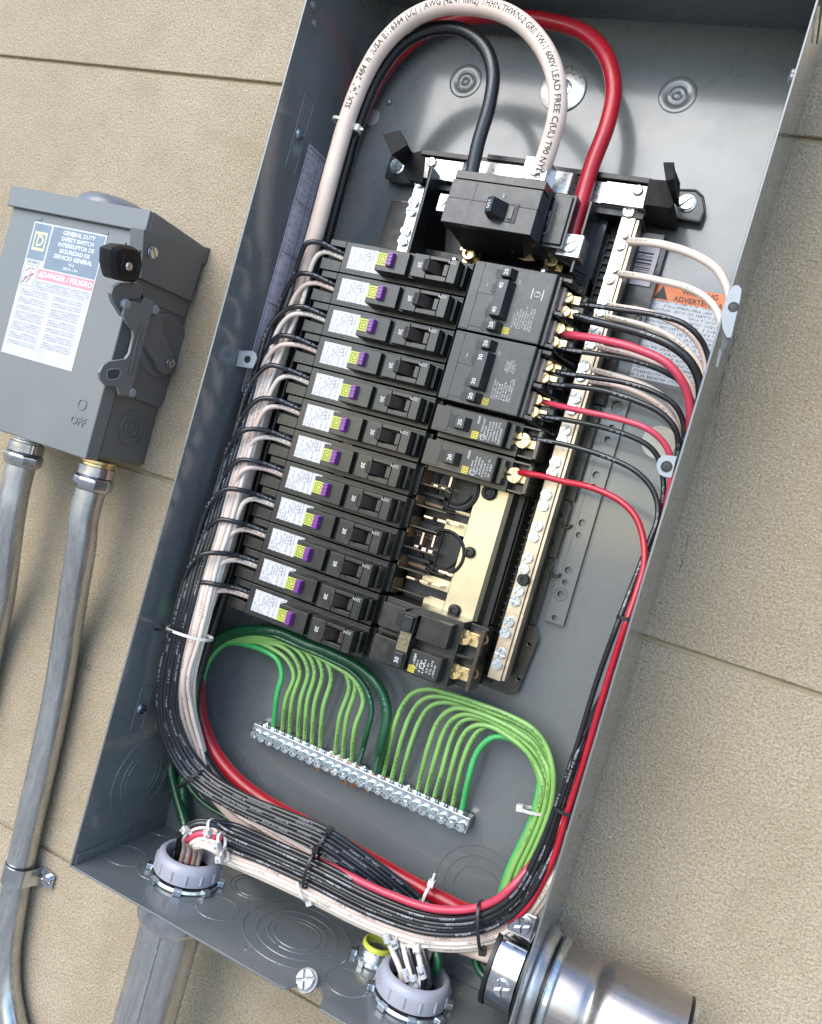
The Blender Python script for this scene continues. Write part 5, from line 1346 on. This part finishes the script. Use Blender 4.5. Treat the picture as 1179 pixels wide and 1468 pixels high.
# nipple on the right side
np_ = tag(empty('side_coupling', (BW, 57, 58)), 'big metal coupling stub leaving the lower right side of the box', 'conduit coupling')
NZ, ND = 55, 56
mb = MB(); mb.lathe((BW+T, NZ, ND), (1, 0, 0), [(30, 0), (40, 0), (40.6, 1), (40, 5), (39, 6), (37, 8.4), (36, 8.6)], 56); mb.build('locknut', GALV, np_, smooth=40)
mb = MB(); mb.lathe((BW+T+8.4, NZ, ND), (1, 0, 0), [(32, 0), (35.5, .4), (35.5, 2.4), (32, 2.8)], 48); mb.build('rubber_ring', DEEP, np_)
mb = MB(); mb.lathe((BW+T+11, NZ, ND), (1, 0, 0), [(30, 0), (36.5, 0), (37.5, 1.4), (37.0, 4.4), (34.5, 6), (33.4, 6.2)], 56); mb.build('hub_ring', ZINC, np_, smooth=40)
brs = NT('brushed steel coupling'); g = brs.geo(); mp = brs.n('ShaderNodeMapping'); mp.inputs['Scale'].default_value = (.06, 1, 1); brs.l(g, mp.inputs[0])
st = brs.noise(mp.outputs[0], 500, 4, .7)
brs.setb(Base_Color=brs.mix(brs.ramp(brs.noise(g, 40, 5, .7), (.35, 0.), (.75, 1.)), (.46, .43, .42), (.34, .31, .29)), Metallic=.92, Roughness=brs.ramp(st, (.3, .26), (.7, .42))); brs.bump(st, .1, .0002)
mb = MB(); x = BW+T+17
mb.lathe((x, NZ, ND), (1, 0, 0), [(33.4, -2), (33.4, 17), (32.6, 20), (31.2, 22.5), (31.6, 25), (34, 28), (36.4, 31), (37.2, 35), (37.2, 84)], 64); mb.build('sleeve', brs.m, np_, smooth=60)
mb = MB(); mb.lathe((x+84, NZ, ND), (1, 0, 0), [(36.8, 0), (37.6, .5), (37.6, 2), (36, 2.6)], 56); mb.build('gasket', DEEP, np_)
mb = MB(); mb.lathe((x+86.4, NZ, ND), (1, 0, 0), [(37, 0), (37.4, 1.4), (36, 2.6), (.01, 2.8)], 56); mb.build('end_plate', ZINC, np_)
mb = MB(); mb.screw(4.4, 4, F=frame((x+89, NZ+20, ND+17), (1, 0, 0)), kind='combo'); mb.build('plate_screw', ZINC, np_)
mb = MB(); mb.screw(4.4, 4, F=frame((x+89, NZ-8, ND+26), (1, 0, 0)), kind='combo'); mb.build('plate_screw', ZINC, np_)
# inside: clamp connector
mb = MB()
mb.lathe((BW-26, NZ+3, ND), (1, 0, 0), [(27, 0), (30, 0), (30, 20), (27, 20)], 12); mb.build('clamp_ring', CHROME, np_, bev=.8)
mb = MB(); mb.lathe((BW-29, NZ+3, ND), (1, 0, 0), [(22, 0), (31, 0), (31, 3), (22, 3)], 40); mb.lathe((BW-5, NZ+3, ND), (1, 0, 0), [(22, 0), (34, 0), (34, 4.6), (22, 4.6)], 40); mb.lathe((BW-8, NZ+3, ND), (1, 0, 0), [(.01, 0), (27, 0)], 30); mb.build('black_sleeve', DEEP, np_)
for px, py in ((755, 1334), (722, 1421)):
    c = at(px, py, ND+32); c = (BW-15, c[1], ND+27)
    c = (c[0], c[1]-3 if py < 1400 else c[1], c[2]); mb = MB(); mb.box(c[0]-9, c[0]+9, c[1]-9, c[1]+9, ND+17, ND+(20 if py < 1400 else 27)); o = mb.build('clamp_ear', CHROME, np_, bev=1.5)
    inst('clamp_screw', mesh_only(MB().screw(6, 4.5, kind='combo').lathe((0, 0, 0), (0, 0, 1), [(7.2, -1), (7.2, .6), (6, 1)], 20), 'clamp_screw', CHROME), np_, (c[0], c[1], ND+(20 if py < 1400 else 27)), 25)

# ================================================================== safety switch
sw = tag(empty('safety_switch', (-210, 313, 2)), 'grey raintight safety switch box with a danger label and black side handle', 'safety switch')
SX0, SX1, SZ0, SZ1 = -292., -131., 313., 534.
mb = MB(); mb.box(SX0+3, SX1-1, SZ0+2, SZ1-6, 1, 62); mb.build('body', PAINT_SHADE, sw, bev=.8)
# front cover with a folded edge, stepped in along the lower right
mb = MB()
mb.box(SX0, SX1+2, SZ0-2, SZ1-16, 65, 81); cov = mb.build('cover', PAINT2, sw, bev=1.4)
mb = MB()
mb.box(SX0-3, SX1+5.6, SZ1-17.5, SZ1+1.5, 82, 86)
mb.loft([(SX0-3, SZ1-17, 3), (SX1+6, SZ1-17, 3), (SX1+6, SZ1-2, 3), (SX0-3, SZ1-2, 3)], [(SX0-3, SZ1-17, 82), (SX1+6, SZ1-17, 82), (SX1+6, SZ1+2, 82), (SX0-3, SZ1+2, 82)])
hood = mb.build('hood', PAINT2, sw, bev=1.)
# side plates drawn from their outline on the right flank
def flank(pts, x0, x1, name, m, parent, bev=.6):
    q = [atx(px, py, x1) for px, py in pts]
    mb = MB(); mb.loft([(x0, p[1], p[2]) for p in q], [(x1, p[1], p[2]) for p in q]); return mb.build(name, m, parent, bev=bev)
def fz(x, y): return (120+x*.16351, 330+y*.16349)
XS = SX1+1
flank([fz(530, -10), fz(1118, 160), fz(1095, 285), fz(1040, 300), fz(945, 625), fz(500, 420)], XS-8, XS+7.5, 'side_hood', PAINT_SHADE, sw, .8)
flank([fz(500, 425), fz(940, 625), fz(885, 770), fz(600, 640), fz(530, 590), fz(440, 450)], XS-6, XS+3, 'side_plate', PAINT_SHADE, sw)
mb = MB()
pts = [fz(640, 640), fz(895, 770), fz(715, 1468), (232, 588), (192, 565), (190, 500)]
flank([fz(640, 640), fz(895, 770), (238, 570), (228, 584), (190, 570), (200, 470)], XS-6, XS+1.6, 'side_panel', PAINT_SHADE, sw)
c = atx(*fz(690, 1010), XS+1.6); MB().lathe((XS+1.4, c[1], c[2]), (1, 0, 0), [(31, -1), (30, 2.4), (28, 3.4), (25, 2.8), (.01, 2.8)], 48).build('pressed_disc', PAINT_SHADE, sw, smooth=60)
c = atx(192, 615, XS); mb = MB(); rings(mb, (XS-.8, c[1], c[2]), (1, 0, 0), (17, 10, 5.5), .5); mb.build('knockout', PAINT_SHADE, sw)
flank([fz(575, 770), fz(700, 720), fz(700, 900), fz(775, 1050), fz(800, 1210), fz(770, 1255), fz(700, 1265), fz(655, 1225), fz(640, 1165), fz(520, 1000)], XS+3, XS+9, 'operating_lever', PAINT_SHADE, sw)
o = flank([fz(545, 588), fz(625, 625), fz(510, 1060), fz(430, 1380), fz(425, 1455), fz(320, 1450), fz(300, 1370), fz(195, 1365), fz(150, 1310), fz(140, 1250), fz(180, 1180), fz(230, 1150), fz(370, 1130), fz(405, 1080), fz(440, 930), fz(435, 880), fz(370, 800), fz(350, 740), fz(365, 660), fz(420, 620), fz(465, 625), fz(500, 645), fz(525, 630)], XS+10, XS+13, 'latch_plate', PAINT2, sw, .5)
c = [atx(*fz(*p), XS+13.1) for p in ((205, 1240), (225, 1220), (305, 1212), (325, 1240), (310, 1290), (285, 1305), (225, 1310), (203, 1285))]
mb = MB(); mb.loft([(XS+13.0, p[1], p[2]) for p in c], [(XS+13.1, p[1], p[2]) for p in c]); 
loop = [(XS+13.1, p[1], p[2]) for p in c]; mb2 = MB(); mb2.tube(loop+[loop[0]], .5, 6, False); mb2.build('latch_hole_rim', EDGE, o)
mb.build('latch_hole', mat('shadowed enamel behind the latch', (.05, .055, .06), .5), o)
flank([fz(495, 860), fz(525, 850), fz(430, 1260), fz(400, 1262)], XS+13, XS+14.4, 'stiffening_rib', PAINT_SHADE, o)
for p in ((620, 695), (415, 1420), (368, 645)):
    c = atx(*fz(*p), XS+11); MB().lathe((XS+9, c[1], c[2]), (1, 0, 0), [(4.4, 0), (4.4, 3.4), (3.6, 4.6), (.01, 4.8)], 18).build('latch_rivet', EDGE, sw)
flank([fz(265, 500), fz(330, 462), fz(480, 455), fz(520, 520), fz(500, 600), fz(370, 610), fz(345, 760), fz(270, 640), fz(245, 560)], XS+4, XS+9, 'handle_bracket', PAINT_SHADE, sw)
# black handle
kc = [fz(250, 160), fz(330, 130), fz(440, 140), fz(505, 180), fz(520, 290), fz(498, 415), fz(470, 460), fz(370, 455), fz(275, 430), fz(245, 300)]
q = [atx(px, py, XS+22) for px, py in kc]
cc = Vector((0, sum(p[1] for p in q)/len(q), sum(p[2] for p in q)/len(q)))
mb = MB()
def sc(p, k, x): return (x, cc.y+(p[1]-cc.y)*k, cc.z+(p[2]-cc.z)*k)
A = [sc(p, .9, XS+6) for p in q]; B_ = [sc(p, 1.0, XS+10) for p in q]; C_ = [sc(p, 1.0, XS+20) for p in q]; D_ = [sc(p, .82, XS+24) for p in q]
mb.loft(A, B_); hb = MB(); n = len(q)
hb.add(A+B_+C_+D_, [tuple(range(n))[::-1], tuple(range(3*n, 4*n))]+[(k*n+i, k*n+(i+1) % n, (k+1)*n+(i+1) % n, (k+1)*n+i) for k in range(3) for i in range(n)])
hd = hb.build('handle', mat('glossy black handle', (.008, .008, .009), .35, spec=.3), sw, bev=1.2)
mb = MB()
for k in (-9, 9): mb.tube([(XS+22.2, cc.y-15, cc.z+k), (XS+24.4, cc.y, cc.z+k), (XS+22.5, cc.y+15, cc.z+k)], .7, 8)
mb.build('handle_rib', mat('soft black rib', (.012, .012, .012), .4, spec=.3), hd)
MB().lathe((XS+23.5, cc.y-2, cc.z+1), (1, 0, 0), [(3.8, 0), (3.8, .8), (2.8, 2), (.01, 2.4)], 20).build('handle_rivet', STEEL, hd)
for p, r in ((fz(600, 195), 5.2), (fz(748, 1162), 4.6)):
    c = atx(*p, XS+9); mb = MB(); mb.screw(r, 4, F=frame((XS+(7.6 if r > 5 else 8.8), c[1], c[2]), (1, 0, 0)), kind='slot' if r > 5 else 'combo', ang=40); mb.build('side_screw', CHROME, sw)
# hub on top
mb = MB(); mb.lathe((-207, SZ1-3, 42), (0, 1, 0), [(36, 0), (36, 6), (34, 12), (28, 17), (16, 20), (.01, 20.6)], 48); mb.build('closing_cap', mat('blue grey cap', (.15, .16, .18), .35, coat=.3), sw, smooth=60)
mb = MB(); 
for p, qd in (((SX0+20, 0), 0), ((SX1-4, 0), 1)): pass
# label on the cover
LX0, LX1 = at(3, 505, 81)[0], at(154, 338, 81)[0]
LZ0, LZ1 = at(55, 518, 81)[1]+1.0, at(100, 328, 81)[1]
LX0, LX1 = -259.5, -170.0; LZ0, LZ1 = 382.5, 508.
D0 = 81.05
o = MB().quad((LX0, LZ0, D0), (LX1, LZ0, D0), (LX1, LZ1, D0), (LX0, LZ1, D0), th=.2); lab = o.build('danger_label', PALEINK, sw)
wd = LX1-LX0
mb = MB(); mb.box(LX0+1.4, LX0+wd*.255, LZ1-35, LZ1-1.4, D0+.2, D0+.24); mb.box(LX0+wd*.275, LX1-1.4, LZ1-41, LZ1-1.4, D0+.2, D0+.24); mb.build('blue_field', BLUEINK, lab)
mb = MB(); mb.box(LX0+wd*.215, LX1-1.4, LZ1-51.5, LZ1-42.2, D0+.2, D0+.24); mb.build('red_band', REDINK, lab)
mb = MB(); cx, cz, s_ = LX0+wd*.135, LZ1-17.5, 7.8
for r0, r1 in ((s_, s_*.80),):
    for (a, b_, c_, d_) in ((-r0, r0, r1, r0*1.12), (-r0, r0, -r0*1.12, -r1), (-r0, -r1, -r1, r1), (r1, r0, -r1, r1)): mb.box(cx+a, cx+b_, cz+c_, cz+d_, D0+.26, D0+.31)
mb.text('D', 14.5, rotz((cx+.3, cz, D0+.26), 0), off=.015, sx=.85); mb.build('emblem', mat('cream print', (.62, .60, .34), .5), lab)
mb = MB(); F = lambda z, x=LX0+wd*.64: rotz((x, z, D0+.25), 0)
for i, (t_, s_) in enumerate((('GENERAL DUTY', 5.4), ('SAFETY SWITCH', 5.4), ('INTERRUPTOR DE', 5.4), ('SEGURIDAD DE', 5.4), ('SERVICIO GENERAL', 5.4), ('30 A', 3.6), ('240 V~ / V=', 3.6))):
    mb.text(t_, s_, F(LZ1-5.4-(i*5.6 if i < 5 else 27.6+(i-5)*4.2)), off=.02)
mb.text('DANGER / PELIGRO', 7.0, F(LZ1-46.8, LX0+wd*.635), off=.02)
mb.poly([(LX0+wd*.235, LZ1-49.4), (LX0+wd*.30, LZ1-49.4), (LX0+wd*.2675, LZ1-43.8)], D0+.26, D0+.30)
mb.build('heading', mat('pale heading print', (.70, .70, .72), .5), lab)
mb = MB(); mb.text('SQUARE D', 3.5, rotz((LX0+wd*.13, LZ1-37.6, D0+.22), 0), off=.01)
z0_, z1_ = LZ1-53.5, LZ1-42.5; ex0, ex1 = LX0+2, LX0+wd*.2
for (a, b_) in (((ex0, LZ1-40.5), (ex1, LZ1-40.5)), ((ex1, LZ1-40.5), (ex1, LZ1-60)), ((ex1, LZ1-60), (ex0, LZ1-60)), ((ex0, LZ1-60), (ex0, LZ1-40.5))):
    mb.tube([(a[0], a[1], D0+.22), (b_[0], b_[1], D0+.22)], .16, 4)
mb.build('caption', BLACKINK, lab)
mb = MB()
for pts in ([(3, -58), (9, -51), (14, -48)], [(5, -53), (9, -51)], [(8, -57.5), (12, -52), (11, -46)], [(12, -44), (15, -43)], [(13, -50), (15.5, -47)], [(4, -47), (8, -44), (12, -42.5)]):
    mb.tube([(LX0+x, LZ1+z, D0+.25) for x, z in pts], .45, 5)
mb.build('shock_pictogram', REDINK, lab)
q = MB(); y = LZ1-53; q.quad((LX0+wd*.22, LZ1-62, D0+.2), (LX1-3, LZ1-62, D0+.2), (LX1-3, LZ1-53, D0+.2), (LX0+wd*.22, LZ1-53, D0+.2), th=.04)
rnd2 = random.Random(4)
for col_, top in ((0, 63), (1, 64)):
    xa_ = LX0+3+col_*wd*.47; z = LZ1-top
    while z > LZ0+10:
        nl = rnd2.choice((2, 3, 3, 4)); ww = wd*.44-2
        if z-nl*2.1 < LZ0+5: break
        q.quad((xa_+1.5, z-nl*2.1, D0+.2), (xa_+ww, z-nl*2.1, D0+.2), (xa_+ww, z, D0+.2), (xa_+1.5, z, D0+.2), th=.04)
        z -= nl*2.1+1.5
q.build('small_print', LBLS, lab)
mb = MB()
z = 0
mb.text('o', .1, rotz((0, 0, 0), 0)) if False else None
c = at(118, 580, 81); mb.ring((c[0], c[1], 81.2), (0, 0, 1), 4.6, .8, 30, 6, sq=.8)
mb.build('embossed_ring', PAINT2, cov)
mb = MB(); c = at(112, 604, 81); mb.text('OFF', 10.5, rotz((c[0], c[1], 81.05), 0), off=.015)
tv = [v.copy() for v in mb.v]; tf = list(mb.f); nv = len(tv)
m2 = MB(); m2.v = tv+[v+Vector((0, 0, .7)) for v in tv]; m2.f = [tuple(i+nv for i in f) for f in tf]
from collections import Counter
ec = Counter(); od = {}
for f in tf:
    for i in range(len(f)):
        e = (f[i], f[(i+1) % len(f)]); ec[tuple(sorted(e))] += 1; od[tuple(sorted(e))] = e
m2.f += [(e[0], e[1], e[1]+nv, e[0]+nv) for k, e in od.items() if ec[k] == 1]
m2.build('embossed_off', PAINT2, cov)
mb = MB()
for px, py in ((55, 317), (150, 337)):
    c = at(px, py, 81); mb.box(c[0]-4, c[0]+4, c[1]+1, c[1]+3.4, 81, 81.6)
mb.build('embossed_corner', PAINT2, cov)
# conduits under the switch
def connector(cx, cz, cd, label):
    r = tag(empty('conduit_connector', (cx, cz-28, cd)), label, 'conduit connector', 'compression connectors under the switch')
    MB().lathe((cx, cz, cd), (0, -1, 0), [(14, 0), (15.5, .4), (15.5, 3), (13.8, 4), (14.2, 5.5), (13.8, 6.5)], 32).build('lock_ring', BRASS if cx > -200 else STEEL, r, smooth=40)
    mb = MB(); mb.lathe((cx, cz-6, cd), (0, -1, 0), [(15, 0), (16.6, .6), (16.8, 9), (15.6, 10)], 40, ); mb.build('connector_body', CHROME, r, smooth=40)
    mb = MB(); mb.lathe((cx, cz-16, cd), (0, -1, 0), [(15.8, 0), (18.2, 1.5), (18.6, 6), (17.6, 11), (15, 13.5), (13.2, 14)], 8); mb.build('gland_nut', CHROME, r, bev=1.6, seg=3)
    return r
cn2 = at(142, 662, 47); cn1 = at(40, 632, 47)
connector(cn2[0], SZ0-2.2, 47, 'chrome compression connector with a brassy ring under the right of the switch')
connector(cn1[0], SZ0-2.2, 47, 'chrome compression connector under the left of the switch, near the picture edge')
X2 = cn2[0]
conduit([(X2, SZ0-12, 47), (X2, SZ0-60, 47), at(117, 780, 44), at(106, 850, 32), at(96, 915, 20), at(82, 1000, 15), at(62, 1095, 14), at(38, 1200, 14), at(20, 1290, 14), at(9, 1370, 14), at(10, 1425, 14), at(22, 1490, 16), at(40, 1560, 18)], 13.6, 'conduit', 'bent metal conduit dropping from the right of the switch, held by a strap', GC)
X1_ = cn1[0]
conduit([(X1_, SZ0-12, 47), (X1_, SZ0-50, 47), at(16, 735, 46), at(8, 800, 38), at(2, 850, 28), at(-10, 910, 18), at(-30, 1000, 14), at(-60, 1120, 14)], 13.6, 'conduit', 'bent metal conduit dropping from the left of the switch out of the picture', GC)
# strap
st = tag(empty('conduit_strap', (at(30, 1252, 14)[0], at(30, 1252, 14)[1], 0)), 'one-hole metal strap holding the conduit to the wall', 'pipe strap')
c = at(29, 1250, 14); e = at(47, 1253, 2)
mb = MB(); vs = []
prof = []
for k in range(13):
    a = math.radians(205-k*17.5); prof.append((c[0]+15.2*math.cos(a), 14+15.2*math.sin(a)))
prof += [(c[0]+17, 5), (c[0]+19, 2.4), (c[0]+33, 2.2)]
for (dx, hw) in ((0, 9),):
    A = []; 
    for i, (x, d) in enumerate(prof):
        h = hw if i < len(prof)-1 else 7
        A.append((x, d, h))
    N_ = len(A); V = []
    for (x, d, h) in A:
        z = c[1]+(x-c[0])*.0
        V += [(x, z-h, d), (x, z+h, d), (x, z-h, d+1.6), (x, z+h, d+1.6)]
    F_ = []
    for i in range(N_-1):
        a, b_ = i*4, (i+1)*4
        F_ += [(a, a+1, b_+1, b_), (a+2, b_+2, b_+3, a+3), (a, b_, b_+2, a+2), (a+1, a+3, b_+3, b_+1)]
    F_ += [(0, 2, 3, 1), ((N_-1)*4, (N_-1)*4+1, (N_-1)*4+3, (N_-1)*4+2)]
    mb.add(V, F_)
mb.build('strap_band', CHROME, st, bev=.4)
MB().screw(5.2, 4, F=frame((c[0]+26, c[1], 3.6), (0, 0, 1)), kind='slot', ang=80).build('strap_screw', CHROME, st)
